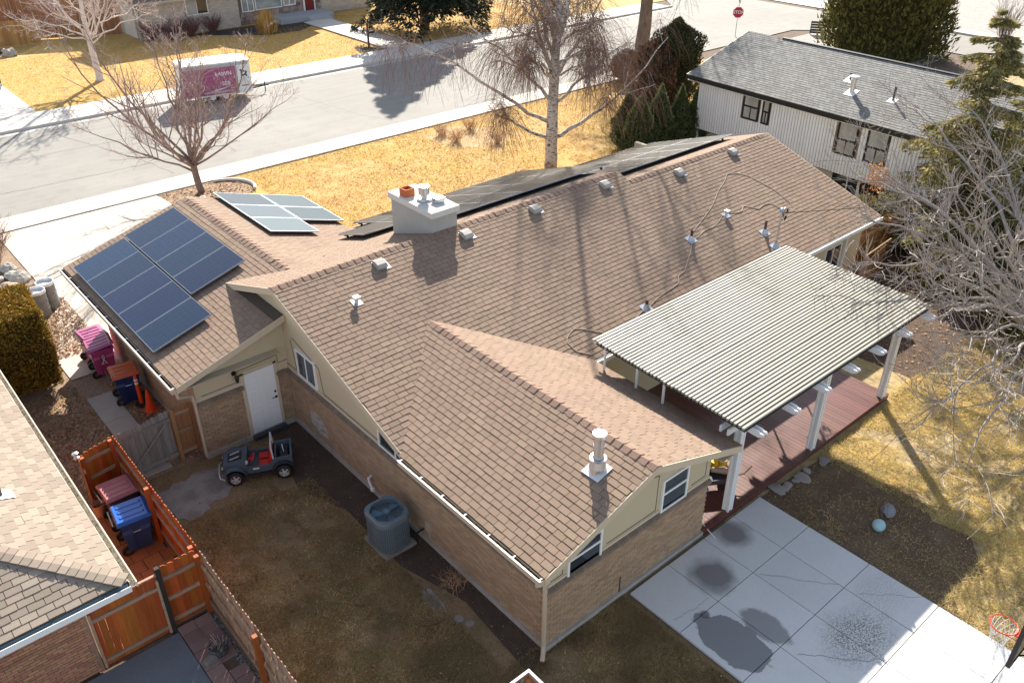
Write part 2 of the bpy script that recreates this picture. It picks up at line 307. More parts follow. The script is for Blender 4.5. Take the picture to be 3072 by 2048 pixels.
grass('back_green_grass',[(-4.8,-17,2.5,-.5)],exB+[(-4.9,-1.7,-2.6,.8),(-1.2,-6.3,-.2,-5)],1100,.045,.007,bladeG_m,.55,.55,1.0,21)
grass('yard_grass',[(7.65,-19,26,-4.5)],exB+[(7.6,-15.6,10.4,-10.5)],1500,.065,.008,bladeR_m,.34,.8,1.5,2)
grass('front_grass',[(6.5,6,40,20.7)],[(3.5,17.5,7.9,20.7)],260,.045,.014,bladeF_m,.25,.5,2.0,3)
grass('far_grass',[(3.5,38.2,48,54)],[(28.7,38,31.3,52),(20.5,50.6,29.5,54)],100,.045,.024,bladeF_m,.2,.4,1.8,4)
# litter of dead leaves
def litter(name,areas,n,size,mat,ex=()):
    V=[]
    for (x0,y0,x1,y1) in areas: V.append(np.stack([rng.uniform(x0,x1,n),rng.uniform(y0,y1,n),rng.uniform(.006,.03,n)],1))
    P=np.concatenate(V); P=P[inside(P,ex)]; n=len(P); u=rng.normal(0,1,(n,3)); u[:,2]*=.35; u/=np.linalg.norm(u,axis=1,keepdims=True); v=np.cross(u,[0,0,1.]+rng.normal(0,.3,(n,3))); v/=np.linalg.norm(v,axis=1,keepdims=True)
    s=size*rng.uniform(.5,1.3,(n,1)); Vv=np.stack([P-u*s,P+v*s*.55,P+u*s,P-v*s*.55],1); Vv[:,:,2]=np.maximum(Vv[:,:,2],.003)
    return obj(name,B().add(Vv.reshape(-1,3),np.arange(4*n).reshape(-1,4),rng.random(n)),mat,kind='stuff')
sheet('worn_soil',[(7.64,-10.75),(8.6,-10.8),(10.2,-10.9),(11.0,-11.5),(10.6,-12.4),(11.1,-13.3),(10.3,-14.2),(10.5,-15.1),(9.4,-15.9),(8.5,-15.5),(7.64,-16.2)],-.007,M('worn_yard_soil',(.13,.085,.052),.95,0,[(1.2,.5,(.23,.165,.10),(.45,.65)),(14,.6,(.10,.068,.045),(.46,.64)),(30,.5,(.34,.25,.16),(.56,.7))],(40,.9,.03)))  # worn bare soil, its colour also darkened to paint in the patio cover's shadow
grass('worn_soil_grass',[(7.65,-15.6,10.6,-10.8)],[],420,.05,.008,bladeR_m,.45,.9,1.5,31)
litter('worn_soil_litter',[(7.7,-15.8,10.8,-10.9)],1500,.028,leaf_m)
litter('leaf_litter',[(-6.6,.7,-4.4,6.6),(-4.5,8.5,-2.9,13)],4200,.045,leaf_m,[(-4.45,0,-3.7,7)])
litter('wall_leaf_litter',[(-3.65,.7,-2.8,6)],1500,.05,leaf_m)
litter('yard_leaf_litter',[(7.7,-18.5,13.5,-10.8),(-4.7,-16,2.4,-.5)],1300,.03,leaf_m,exB)
litter('bed_leaf_litter',[(3.8,18,7.6,20.6)],1300,.06,leaf_m)
litter('lawn_leaf_litter',[(14,7,26,19)],900,.06,leaf_m)
# worn slab half buried in the back lawn
sb=B(); 
def blob(b,cx,cy,rx_,ry_,z,h,seed,n=22,t=0.):
    r=np.random.default_rng(seed); a=np.arange(n)*2*PI/n; rr=1+r.normal(0,.13,n); prism(b,[(cx+rx_*rr[i]*math.cos(a[i]),cy+ry_*rr[i]*math.sin(a[i]),z) for i in range(n)],(0,0,h),t); return b
oldc_m=M('old_concrete',(.27,.25,.225),.9,0,[(1.5,.7,(.15,.12,.10),(.42,.6)),(20,.3,(.28,.26,.24))],(40,.3,.01))
blob(sb,-3.55,-.65,1.05,.75,-.03,.035,3); blob(sb,-4.0,-1.15,.5,.5,-.03,.034,6); blob(sb,-1.05,-7.9,.16,.5,-.03,.032,4); blob(sb,-.93,-8.7,.12,.12,-.03,.031,5); blob(sb,-.8,-8.95,.1,.1,-.03,.031,8)
struct('worn_concrete',sb,oldc_m)
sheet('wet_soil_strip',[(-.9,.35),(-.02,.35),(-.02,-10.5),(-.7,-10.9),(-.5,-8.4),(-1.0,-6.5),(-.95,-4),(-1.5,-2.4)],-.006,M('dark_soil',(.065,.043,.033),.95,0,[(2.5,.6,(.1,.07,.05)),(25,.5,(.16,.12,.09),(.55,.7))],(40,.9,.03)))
litter('soil_litter',[(-1.2,-10.5,-.05,.3)],420,.02,leaf_m)

# tar-sealed cracks in the asphalt, dirt along the gutter
tb=B()
for (x0_,y0_,x1_,y1_,sd) in ((-12,26.5,9,25.2,1),(3,33,5.5,23,2),(-6,30.5,22,29.2,3),(17,33.5,19,22.6,4),(24,28.6,46,27.4,5),(30,34,31.5,23,6),(-9,33,-7,23,7)):
    q_=np.random.default_rng(sd); n=60; t_=np.linspace(0,1,n)[:,None]; P=np.array([x0_,y0_])*(1-t_)+np.array([x1_,y1_])*t_; P=P+np.cumsum(q_.normal(0,.06,(n,2)),0)*np.sin(PI*t_); d=np.gradient(P,axis=0); d/=np.linalg.norm(d,axis=1,keepdims=True); w_=.022*q_.uniform(.4,1.4,(n,1)); nn=np.stack([-d[:,1],d[:,0]],1)*w_
    V=np.r_[np.c_[P+nn,np.full(n,.0085)],np.c_[P-nn,np.full(n,.0085)]]; tb.add(V,[(i,i+1,n+i+1,n+i) for i in range(n-1)])
struct('tar_seal',tb,M('tar_seal_black',(.10,.098,.095),.7,0))
litter('gutter_litter',[(-15,22.02,45,22.35),(-15,34.9,45,35.28)],700,.035,leaf_m)
litter('lawn_edge_litter',[(6.5,20.2,36,20.75),(3.5,38.1,28,38.5)],600,.05,leaf_m)
ck=B()
for (x0_,y0_,x1_,y1_,sd) in ((5.3,-12.4,6.4,-13.7,11),(4.0,-14.3,5.1,-15.5,12),(6.5,-14.2,7.5,-15.4,13),(2.7,-11.9,3.8,-12.1,14)):
    q_=np.random.default_rng(sd); n=30; t_=np.linspace(0,1,n)[:,None]; P=np.array([x0_,y0_])*(1-t_)+np.array([x1_,y1_])*t_+np.cumsum(q_.normal(0,.014,(n,2)),0); V=np.r_[np.c_[P+[.003,.003],np.full(n,.0636)],np.c_[P-[.003,.003],np.full(n,.0636)]]; ck.add(V,[(i,i+1,n+i+1,n+i) for i in range(n-1)])
struct('hairline_crack',ck,groove_m)
# ================================================================= THE BROWN BRICK HOUSE
PIT=.3412; ZR=4.735; ZE=2.707
def wedge(w,e,t):   # one shingle tab: thick at the butt (v=0), thin under the next course
    return [(0,0,t),(w,0,t),(w,e,.001),(0,e,.001),(0,0,-.012),(w,0,-.012),(w,e,-.012),(0,e,-.012)]
WF=[(0,1,2,3),(4,7,6,5),(4,5,1,0),(5,6,2,1),(6,7,3,2),(7,4,0,3)]
def shingles(name,parent,O,U,Vd,ulim,vmin,vmax,mat,w=.29,e=.163,t=.011,keep=None,nparts=0,jit=.004,seed=0):
    O=np.array(O,float);U=np.array(U,float);Vd=np.array(Vd,float);U/=np.linalg.norm(U);Vd/=np.linalg.norm(Vd);N=np.cross(U,Vd)
    if N[2]<0: N=-N
    r=np.random.default_rng(seed+5); out=[];full=[]
    for c in range(int(math.floor(vmin/e)),int(math.ceil(vmax/e))):
        v0=max(c*e,vmin); v1=min((c+1)*e,vmax)
        if v1-v0<.02: continue
        a0,b0=ulim(v0);a1,b1=ulim(v1); off=(c%2)*w*.5+r.normal(0,.012)+(c%5)*.03
        k0=int(math.floor((min(a0,a1)-off)/w)); k1=int(math.ceil((max(b0,b1)-off)/w))
        for k in range(k0,k1):
            l=k*w+off+.006; rr=l+w-.012; dv=r.normal(0,jit); tt=t*r.uniform(.75,1.3)
            bl,br=np.clip([l,rr],a0,b0); tl,tr=np.clip([l,rr],a1,b1)
            if max(br-bl,tr-tl)<.02: continue
            ctr=O+U*(bl+br+tl+tr)/4+Vd*(v0+v1)/2
            if keep is not None and not keep(ctr): continue
            if abs((br-bl)-(w-.012))<1e-4 and abs((tr-tl)-(w-.012))<1e-4 and abs(bl-tl)<1e-4 and v1-v0>e-.001: full.append(len(out))
            out.append([(bl,v0-dv,tt),(br,v0-dv,tt),(tr,v1,.001),(tl,v1,.001),(bl,v0-dv,-.012),(br,v0-dv,-.012),(tr,v1,-.012),(tl,v1,-.012)])
    A=np.array(out); W3=O+A[:,:,0:1]*U+A[:,:,1:2]*Vd+A[:,:,2:3]*N
    mask=np.ones(len(A),bool)
    if nparts:
        fi=np.array(full); d=np.linalg.norm(W3[fi].mean(1)-CAM,axis=1); sel=fi[np.argsort(d)[:nparts]]; mask[sel]=False
        me=pmesh(mat,'shingle',B().add(wedge(1,1,1),WF))
        for i in sel:
            q=A[i]; p=O+U*q[0,0]+Vd*q[0,1]
            piece('shingle',me,parent,mtx(np.stack([U,Vd,N],1),p,(q[1,0]-q[0,0],q[3,1]-q[0,1],q[0,2])))
    Vv=W3[mask]; n=len(Vv)
    F=np.array(WF)[None]+np.arange(n)[:,None,None]*8
    obj(name,B().add(Vv.reshape(-1,3),F.reshape(-1,4),np.repeat(r.random(n),6)),mat,parent,kind='stuff')
def caps(parent,p0,p1,s1,s2,mat,exp=.235,wd=.16,t=.022):
    """ridge caps from p0 to p1; s1,s2 = down-slope unit vectors of the two sides; butts face p0"""
    p0=np.array(p0,float);p1=np.array(p1,float);L=np.linalg.norm(p1-p0);d=(p1-p0)/L;n=int(L/exp)
    b=B(); s1=np.array(s1,float);s2=np.array(s2,float);up=np.array([0,0,1.])
    V=[]
    for q,(h) in ((0,t),(1,.004)):
        o=d*exp*q
        for s,k in ((s1,1),(None,0),(s2,1)): V.append(o+(s*wd if k else 0)+up*(h+(.012 if not k else 0)))
    for q in (0,1):
        o=d*exp*q
        for s,k in ((s1,1),(None,0),(s2,1)): V.append(o+(s*wd if k else 0)-up*.01)
    b.add(V,[(0,1,4,3),(1,2,5,4),(0,6,7,1),(1,7,8,2),(0,3,9,6),(2,8,11,5),(6,9,10,7),(7,10,11,8)])
    me=mesh(b,'ridge_cap'); me.materials.append(mat)
    for i in range(n):
        p=p0+d*exp*i+up*rng.normal(0,.003); piece('ridge_cap',me,parent,Matrix.Translation(p)@Matrix.Scale(1,4))
house=thing('brick_house','long low brown-roofed brick house with a rear wing, chimney and white side door','house',(9,-1,0))
def gable_roof_under(name,polys):
    b=B()
    for p in polys: prism(b,[(x,y,z-.013) for x,y,z in p],(0,0,-.11))
    return obj(name,b,deckb_m,house)
PG=.3; GX0,GX1,GXE=-3.283,1.12,5.52
zS=lambda y: ZR-PIT*abs(y)
YR,ZR2=-.55,ZR-PIT*.55; XJ=13.18; XE=21.4
ye2=-5.944; yn=6.3
gable_roof_under('roof_deck',[
 [(-.3,0,ZR),(XJ,0,ZR),(XJ,ye2,ZE),(-.3,ye2,ZE)],[(-.3,0,ZR),(-.3,yn,zS(yn)),(XJ,yn,zS(yn)),(XJ,0,ZR)],
 [(XJ,YR,ZR2),(XE-.02,YR,ZR2),(XE-.02,ye2,ZE),(XJ,ye2,ZE)],[(XJ,YR,ZR2),(XJ,yn,ZR2-PIT*(yn-YR)),(XE-.02,yn,ZR2-PIT*(yn-YR)),(XE-.02,YR,ZR2)],
 [(-.38,-10.88,ZE),(2.81,-10.88,3.797),(2.81,-2,3.797),(-.38,-5.9,ZE)],[(6.0,-10.88,ZE),(6.0,-5.8,ZE),(2.81,-2,3.797),(2.81,-10.88,3.797)],
 [(GX0+.02,.16,2.773),(GX0+.02,9.3,2.773),(GX1,9.3,4.094),(GX1,1.9,4.094),(-.02,3.0,3.752),(-.02,.16,3.752)],[(GX1,1.9,4.094),(GX1,9.3,4.094),(GXE-.02,9.3,2.773),(GXE-.02,5.7,2.773)]])
zwing=lambda x: ZE+.3401*(x+.395) if x<2.81 else ZE+.3401*(6.02-x)
zgar=lambda x: 2.773+PG*(x-GX0) if x<GX1 else 4.094-PG*(x-GX1)
cs=math.sqrt(1+PIT*PIT)
def keepS(c): return not(-.395<c[0]<6.02 and zwing(c[0])>c[2]+.05)
LS=math.hypot(5.944,ZR-ZE); LS2=math.hypot(5.944+YR,ZR2-ZE)
sS=(0,-1/cs,-PIT/cs)
shingles('shingle_field',house,(0,ye2,ZE),(1,0,0),(0,1,PIT),lambda v:(-.315,XJ),0,LS,shingle_m,keep=keepS,seed=1)
shingles('shingle_field',house,(0,ye2,ZE),(1,0,0),(0,1,PIT),lambda v:(XJ,XE),0,LS2,shingle_m,seed=2)
def keepN(c): return not(c[0]<GXE and c[0]>GX0 and zgar(c[0])>c[2]+.05)
shingles('shingle_field',house,(0,yn,zS(yn)),(-1,0,0),(0,-1,PIT),lambda v:(-XJ,.315),0,math.hypot(yn,yn*PIT),shingle_m,keep=keepN,seed=3)
shingles('shingle_field',house,(0,yn,ZR2-PIT*(yn-YR)),(-1,0,0),(0,-1,PIT),lambda v:(-XE,-XJ),0,(yn-YR)*cs,shingle_m,seed=4)
def keepW(c): return not(zS(c[1])>c[2]+.05)
cw=math.sqrt(1+.3401**2); LW=3.205*cw
shingles('shingle_field',house,(-.395,0,ZE),(0,-1,0),(1,0,.3401),lambda v:(2.0,10.9),0,LW,shingle_m,keep=keepW,nparts=296,seed=5)
shingles('shingle_field',house,(6.02,0,ZE),(0,1,0),(-1,0,.3401),lambda v:(-10.9,-2.0),0,LW,shingle_m,keep=keepW,seed=6)
cg=math.sqrt(1+PG*PG); LG=(GX1-GX0)*cg
def keepG(c): return not(c[0]>-.25 and zS(c[1])>c[2]+.05) and not(c[0]>.0 and c[1]<1.7)
shingles('shingle_field',house,(GX0,0,2.773),(0,-1,0),(1,0,PG),lambda v:(-9.32,-.14),0,LG,shingle_m,keep=keepG,seed=7)
shingles('shingle_field',house,(GXE,0,2.773),(0,1,0),(-1,0,PG),lambda v:(1.5,9.32),0,LG,shingle_m,keep=keepG,seed=8)
caps(house,(-.33,0,ZR),(XJ+.05,0,ZR),(0,1/cs,-PIT/cs),sS,cap_m)
caps(house,(XJ+.02,YR,ZR2),(XE+.02,YR,ZR2),(0,1/cs,-PIT/cs),sS,cap_m)
caps(house,(2.81,-10.92,3.797),(2.81,-2.7,3.797),(1/cw,0,-.34/cw),(-1/cw,0,-.34/cw),cap_m,exp=.25)
caps(house,(GX1,1.95,4.094),(GX1,9.33,4.094),(1/cg,0,-PG/cg),(-1/cg,0,-PG/cg),cap_m,exp=.25)
b=B(); prism(b,[(XJ-.02,YR-.0,ZR2-.02),(XJ-.02,0,ZR-.02),(XJ-.02,1.5,ZR2-PIT*2.05)],(.03,0,0)); obj('ridge_step_panel',b,trim_m,house)
# ---- walls
def wallpoly(name,poly,d,mat): return obj(name,prism(B(),poly,d),mat,house)
wallpoly('stucco_wall',[(0.0,-10.58,1.80),(0,3.1,1.80),(0,3.1,3.52),(0,0,4.60),(0,-5.9,2.62),(0,-10.58,2.70)],(.2,0,0),stucco_m)
wallpoly('stucco_wall',[(0.2,-10.58,1.80),(5.32,-10.58,1.80),(5.32,-10.58,2.80),(2.81,-10.58,3.66),(.2,-10.58,2.77)],(0,.2,0),stucco_m)
wallpoly('stucco_wall',[(-2.757,.442,1.80),(-.0,.442,1.80),(-.0,.442,3.62),(-2.757,.442,2.80)],(0,.2,0),stucco_m)
wallpoly('masonry_backing',[(0.035,-10.5,0),(0.035,.4,0),(0.035,.4,1.8),(0.035,-10.5,1.8)],(.2,0,0),mortar_m)
wallpoly('masonry_backing',[(0.1,-10.545,0),(5.30,-10.545,0),(5.30,-10.545,1.8),(0.1,-10.545,1.8)],(0,.2,0),mortar_m)
wallpoly('masonry_backing',[(-2.74,.477,0),(.1,.477,0),(.1,.477,1.8),(-2.74,.477,1.8)],(0,.2,0),mortar_m)
wallpoly('masonry_backing',[(-2.722,.6,0),(-2.722,7.85,0),(-2.722,7.85,2.75),(-2.722,.6,2.75)],(.2,0,0),mortar_m)
for q in ((5.12,5.32,-10.37,-5.63,0,2.8),(5.12,XE-.5,-5.62,-5.42,0,2.75),(XE-.7,XE-.5,-5.42,5.8,0,2.7),(-2.5,5.2,7.7,7.9,0,2.75)): obj('rear_wall',bx(B(),*q),stucco_m,house)
prism(b:=B(),[(XE-.7,-5.4,2.7),(XE-.7,YR,4.45),(XE-.7,5.8,2.3)],(.2,0,0)); obj('east_gable',b,stucco_m,house)
b=B(); bx(b,-.05,.3,-10.65,.44,-.05,.14); bx(b,.31,5.36,-10.65,-10.35,-.05,.14); bx(b,-2.81,-.06,.38,.6,-.05,.14); bx(b,-2.79,-2.6,.61,7.9,-.05,.12)
obj('foundation',b,M('foundation_concrete',(.4,.37,.33),.9,0,[(4,.5,(.28,.25,.21))],(30,.4,.01)),house)
BL,BH=.21,.076
def brick_rows(z0,z1,u0,u1):
    o=[]
    for r in range(int((z1-z0)/BH)):
        u=u0+(BL*.5 if r%2 else 0)
        if r%2: o.append((u0+BL*.25-.003,z0+(r+.5)*BH,BL*.25-.006))
        while u+BL<=u1+.06: o.append((u+BL/2,z0+(r+.5)*BH,BL/2-.005)); u+=BL
        if u1-u>.03: o.append(((u+u1)/2,z0+(r+.5)*BH,(u1-u)/2-.004))
    return np.array(o)
cn=[];hf=[]
o=brick_rows(.14,1.80,-10.5,.44); k=~((o[:,0]>-1.55)&(o[:,0]<-.6)&(o[:,1]<.98)&(o[:,1]>.45)); o1=o
cn+= [np.c_[np.full(len(o),.03),o[:,0],o[:,1]]]; hf+=[np.c_[np.full(len(o),.035),o[:,2],np.full(len(o),.033)]]
o=brick_rows(.14,1.80,0,5.32); cn+=[np.c_[o[:,0],np.full(len(o),-10.55),o[:,1]]]; hf+=[np.c_[o[:,2],np.full(len(o),.035),np.full(len(o),.033)]]
o=brick_rows(.14,1.80,-2.757,-1.4); cn+=[np.c_[o[:,0],np.full(len(o),.47),o[:,1]]]; hf+=[np.c_[o[:,2],np.full(len(o),.035),np.full(len(o),.033)]]
o=brick_rows(.14,1.80,-.42,0); cn+=[np.c_[o[:,0],np.full(len(o),.47),o[:,1]]]; hf+=[np.c_[o[:,2],np.full(len(o),.035),np.full(len(o),.033)]]
o=brick_rows(.12,2.72,.45,7.88); cn+=[np.c_[np.full(len(o),-2.725),o[:,0],o[:,1]]]; hf+=[np.c_[np.full(len(o),.035),o[:,2],np.full(len(o),.033)]]
cn=np.concatenate(cn)+rng.normal(0,.0012,(sum(map(len,cn)),3)); pieces('brick',brick_m,house,cn,np.concatenate(hf))
# sloping brick ledge between brick and stucco
def ledge(p0,p1,nrm):
    p0=np.array(p0,float);p1=np.array(p1,float);n=np.array(nrm,float); L=np.linalg.norm(p1-p0); d=(p1-p0)/L; k=max(1,int(L/.105)); s=L/k
    V=[(0,0,0),(0,.0,.075),(0,.10,.03),(0,.10,-.04),(1,0,0),(1,0,.075),(1,.10,.03),(1,.10,-.04)]
    me=pmesh(ledge_m,'ledge',B().add(V,[(0,1,2,3),(4,7,6,5),(1,5,6,2),(2,6,7,3),(0,4,5,1),(0,3,7,4)]))
    for i in range(k):
        c=p0+d*(i*s+.003); piece('ledge_brick',me,house,mtx(np.stack([d,n,[0,0,1]],1),c,(s-.006,1,1)))
ledge((0,.44,1.81),(0,-10.58,1.81),(-1,0,0)); ledge((-.09,-10.58,1.81),(5.34,-10.58,1.81),(0,-1,0)); ledge((-2.757,.442,1.81),(-1.42,.442,1.81),(0,-1,0)); ledge((-.40,.442,1.81),(-.1,.442,1.81),(0,-1,0))
# stucco trim boards and reveals
b=B(); bx(b,-.022,0,-10.58,.44,1.89,1.99); bx(b,.0,5.32,-10.602,-10.58,1.89,1.97); bx(b,-2.78,-1.43,.42,.442,1.89,1.99)
bx(b,-1.46,-1.36,.415,.441,.15,2.26); bx(b,-.46,-.36,.415,.441,.15,2.26); bx(b,-1.46,-.36,.415,.441,2.2,2.3); obj('wall_trim',b,trim_m,house)
g=B()
for p in ([(-.004,-.12,3.12),(-.004,-1.5,2.78),(-.004,-1.62,2.02),(-.004,-4.3,2.02)],[(-.004,-.0,3.02),(-.004,-.14,2.06),(-.004,.44,2.03)]): tubes(g,np.array(p),np.full(len(p),.012),4)
for p in ([(-2.6,.438,2.03),(-1.55,.438,2.03)],[(-1.55,.438,2.36),(-.3,.438,2.42),(-.28,.438,2.15),(0,.438,2.15)],[(1.75,-10.584,2.02),(3.35,-10.584,2.02),(3.35,-10.584,3.05),(2.6,-10.584,3.2)],[(4.62,-10.584,2.04),(5.15,-10.584,2.04),(5.15,-10.584,2.6),(4.62,-10.584,2.75)],[(.08,-10.584,2.02),(.42,-10.584,2.02),(.42,-10.584,2.5)]): tubes(g,np.array(p),np.full(len(p),.012),4)
obj('reveal_line',g,groove_m,house)
b=B(); prism(b,[(-.006,-.62,.5),(-.006,-1.05,.36),(-.006,-1.52,.42),(-.006,-1.56,.62),(-.006,-1.3,.9),(-.006,-.95,1.02),(-.006,-.62,.98)],(.005,0,0)); 
obj('patched_paint',b,M('grey_patch_paint',(.46,.45,.43),.9,.0,[((4,4,26),.5,(.3,.29,.28),(.45,.55))]),house)
# ---- rakes, fascia, gutters
def board(b,p0,p1,h,t,nrm,drop=0.):
    p0=np.array(p0,float);p1=np.array(p1,float);n=np.array(nrm,float); prism(b,[p0-[0,0,drop],p1-[0,0,drop],p1-[0,0,drop+h],p0-[0,0,drop+h]],n*t)
for p0,p1,h_,nr in (((-.318,0,ZR),(-.318,-5.944,ZE),.20,(-1,0,0)),((-.318,0,ZR),(-.318,3.12,zS(3.12)),.20,(-1,0,0)),((-.4,-10.9,ZE),(2.81,-10.9,3.797),.19,(0,-1,0)),((2.81,-10.9,3.797),(6.02,-10.9,ZE),.19,(0,-1,0)),
 ((GX0,.14,2.773),(-.02,.14,3.752),.19,(0,-1,0)),((GX0,9.32,2.773),(GX1,9.32,4.094),.19,(0,1,0)),((GX1,9.32,4.094),(GXE,9.32,2.773),.19,(0,1,0)),((XE+.002,YR,ZR2),(XE+.002,ye2,ZE),.19,(1,0,0)),((XE+.002,YR,ZR2),(XE+.002,yn,ZR2-PIT*(yn-YR)),.19,(1,0,0))):
    b=B(); board(b,p0,p1,h_,.03,nr); obj('rake_board',b,trim_m,house)
b=B(); prism(b,[(-.315,-.0,ZR-.14),(-.315,-5.94,ZE-.14),(0,-5.94,ZE-.14),(0,0,ZR-.14)],(0,0,-.01)); prism(b,[(-.315,0,ZR-.14),(0,0,ZR-.14),(0,3.2,zS(3.2)-.14),(-.315,3.2,zS(3.2)-.14)],(0,0,-.01))
prism(b,[(-.39,-10.89,ZE-.14),(-.39,-10.58,ZE-.14),(2.81,-10.58,3.657),(2.81,-10.89,3.657)],(0,0,-.01)); prism(b,[(2.81,-10.89,3.657),(2.81,-10.58,3.657),(6.0,-10.58,ZE-.14),(6.0,-10.89,ZE-.14)],(0,0,-.01))
bx(b,-.39,0,-10.58,-5.9,2.55,2.57); bx(b,5.32,6.0,-10.9,-5.6,2.55,2.57); bx(b,-3.27,-2.75,.15,9.3,2.6,2.62); bx(b,-2.75,-.3,.15,.44,2.62,2.63); bx(b,5.3,XE,-5.94,-5.6,2.53,2.55); obj('soffit',b,trim_m,house)
def gutter(x,y0,y1,z,sgn,nm='gutter'):   # runs along y on the sgn side of x
    b=B(); s=sgn; bx(b,x,x+s*.012,y0,y1,z-.14,z+.0); bx(b,x+s*.118,x+s*.13,y0,y1,z-.12,z+.012); bx(b,x+s*.012,x+s*.118,y0,y1,z-.14,z-.128); bx(b,x+s*.012,x+s*.118,y0,y0+.01,z-.128,z); bx(b,x+s*.012,x+s*.118,y1-.01,y1,z-.128,z); bx(b,x+s*.108,x+s*.14,y0,y1,z+.0122,z+.02)
    rim=B(); bx(rim,x+s*.104,x+s*.142,y0,y1,z+.0205,z+.026); g=obj(nm,b,down_m,house); obj('gutter_rim',rim,white_m,g); d=B(); bx(d,x+s*.013,x+s*.117,y0+.02,y1-.02,z-.127,z-.06); n=int((y1-y0)*120)
    P=np.c_[x+s*rng.uniform(.02,.11,n),rng.uniform(y0+.03,y1-.03,n),z-.055+rng.uniform(-.01,.02,n)]; boxes(d,P,rng.uniform(.004,.014,(n,3)))
    obj('gutter_debris',d,M('gutter_silt',(.05,.042,.036),.95,.6),g,kind='stuff')
    n=max(2,int((y1-y0)/.78))
    for i in range(n+1): piece('gutter_strap',pmesh(white_m),g,mtx(None,(x+s*.066,y0+.05+(y1-y0-.1)*i/n,z+.012),(.13,.028,.012)))
    return g
down_m=M('tan_downpipe',(.50,.41,.30),.6,.03)
gutter(-.398,-10.9,-5.98,ZE-.03,-1); gutter(GX0-.006,.14,9.32,2.74,-1); 
b=B(); bx(b,5.9,XE,ye2-.13,ye2-.118,ZE-.16,ZE-.03); bx(b,5.9,XE,ye2-.14,ye2-.108,ZE-.0298,ZE-.02); bx(b,5.9,XE,ye2-.118,ye2-.01,ZE-.16,ZE-.15); bx(b,5.9,XE,ye2-.01,ye2-.002,ZE-.16,ZE-.03); obj('rear_gutter',b,white_m,house)
down_m=M('tan_downpipe',(.50,.41,.30),.6,.03)
b=B(); tubes(b,np.array([(-.46,-10.78,2.60),(-.46,-10.76,2.45),(-.12,-10.62,2.2),(-.10,-10.62,1.9),(-.10,-10.62,.25),(-.16,-10.68,.10),(-.30,-10.80,.04)]),np.full(7,.052),8); obj('downpipe',b,down_m,house)
b=B(); tubes(b,np.array([(-3.3,.12,2.6),(-3.28,.14,2.45),(-2.85,.36,2.2),(-2.82,.38,1.9),(-2.82,.38,.1)]),np.full(5,.045),8); obj('downpipe',b,down_m,house)
b=B(); tubes(b,np.array([(19.6,-5.98,2.6),(19.62,-5.75,2.3),(19.62,-5.7,.1)]),np.full(3,.04),6); obj('downpipe',b,white_m,house)
# ---- windows (frames proud of the wall, glass set back in them)
def window(name,parent,o,ud,nd,w,h,fm,rail=None,mull=None,fw=.055,curtain=None,dep=.05):
    o=np.array(o,float);u=np.array(ud,float);n=np.array(nd,float);z=np.array([0,0,1.]); R=np.stack([u,n,z],1)
    b=B(); 
    def bar(a0,a1,z0,z1,d0=0,d1=dep): boxes(b,[o+u*(a0+a1)/2+n*(d0+d1)/2+z*(z0+z1)/2],[((a1-a0)/2,(d1-d0)/2,(z1-z0)/2)],R,t=0.)
    bar(0,w,0,fw); bar(0,w,h-fw,h); bar(0,fw,fw,h-fw); bar(w-fw,w,fw,h-fw)
    if rail: bar(fw,w-fw,rail-fw*.5,rail+fw*.5,0,dep-.008)
    if mull is not None:
        for mu,z0,z1 in mull: bar(mu-fw*.4,mu+fw*.4,z0,z1,0,dep-.012)
    wo=obj('window',b,fm,parent)
    def pane(a0,a1,z0,z1): obj('pane',boxes(B(),[o+u*(a0+a1)/2+n*.016+z*(z0+z1)/2],[((a1-a0)/2,.006,(z1-z0)/2)],R,t=0.),glass_m,wo)
    if rail: pane(fw,w-fw,fw,rail-fw*.5); pane(fw,w-fw,rail+fw*.5,h-fw)
    elif mull: 
        m0=mull[0][0]; pane(fw,m0-fw*.4,fw,h-fw); pane(m0+fw*.4,w-fw,fw,h-fw)
    else: pane(fw,w-fw,fw,h-fw)
    if curtain: obj('curtain',boxes(B(),[o+u*(curtain[0]+curtain[1])/2+n*.024+z*(curtain[2]+curtain[3])/2],[((curtain[1]-curtain[0])/2,.0015,(curtain[3]-curtain[2])/2)],R,t=0.),curtain_m,wo)
    return wo
window('w',house,(0,-.26,1.99),(0,-1,0),(-1,0,0),1.05,.88,vinyl_m,mull=[(.52,.05,.83)])
window('w',house,(0,-4.35,1.92),(0,-1,0),(-1,0,0),1.5,.62,vinyl_m,mull=[(.75,.05,.6)])
window('w',house,(.54,-10.58,1.78),(1,0,0),(0,-1,0),1.02,.84,vinyl_m,rail=.5)
window('w',house,(3.50,-10.58,1.86),(1,0,0),(0,-1,0),.93,.96,vinyl_m,rail=.52)
window('w',house,(18.4,-5.62,.9),(1,0,0),(0,-1,0),1.1,1.2,vinyl_m,mull=[(.55,.05,1.15)])
# side door
b=B(); bx(b,-1.355,-.455,.40,.44,.158,2.19); d=obj('door',b,M('white_door',(.80,.81,.82),.4,0),house)
b=B()
for cx in (-1.13,-.68):
    for z0,z1 in ((.30,.86),(1.0,1.56),(1.7,2.05)):
        for (a0,a1,c0,c1) in ((cx-.14,cx+.14,z0,z0+.022),(cx-.14,cx+.14,z1-.022,z1),(cx-.14,cx-.118,z0+.022,z1-.022),(cx+.118,cx+.14,z0+.022,z1-.022)): bx(b,a0,a1,.392,.3995,c0,c1)
obj('door_panel_moulding',b,vinyl_m,d)
b=B(); cyl(b,(-.53,.40,1.12),(-.53,.36,1.12),.028); cyl(b,(-.53,.36,1.12),(-.53,.345,1.12),.034); cyl(b,(-.53,.345,1.12),(-.66,.345,1.12),.012); cyl(b,(-.53,.40,1.30),(-.53,.37,1.30),.032); obj('door_handle',b,black_m,d)
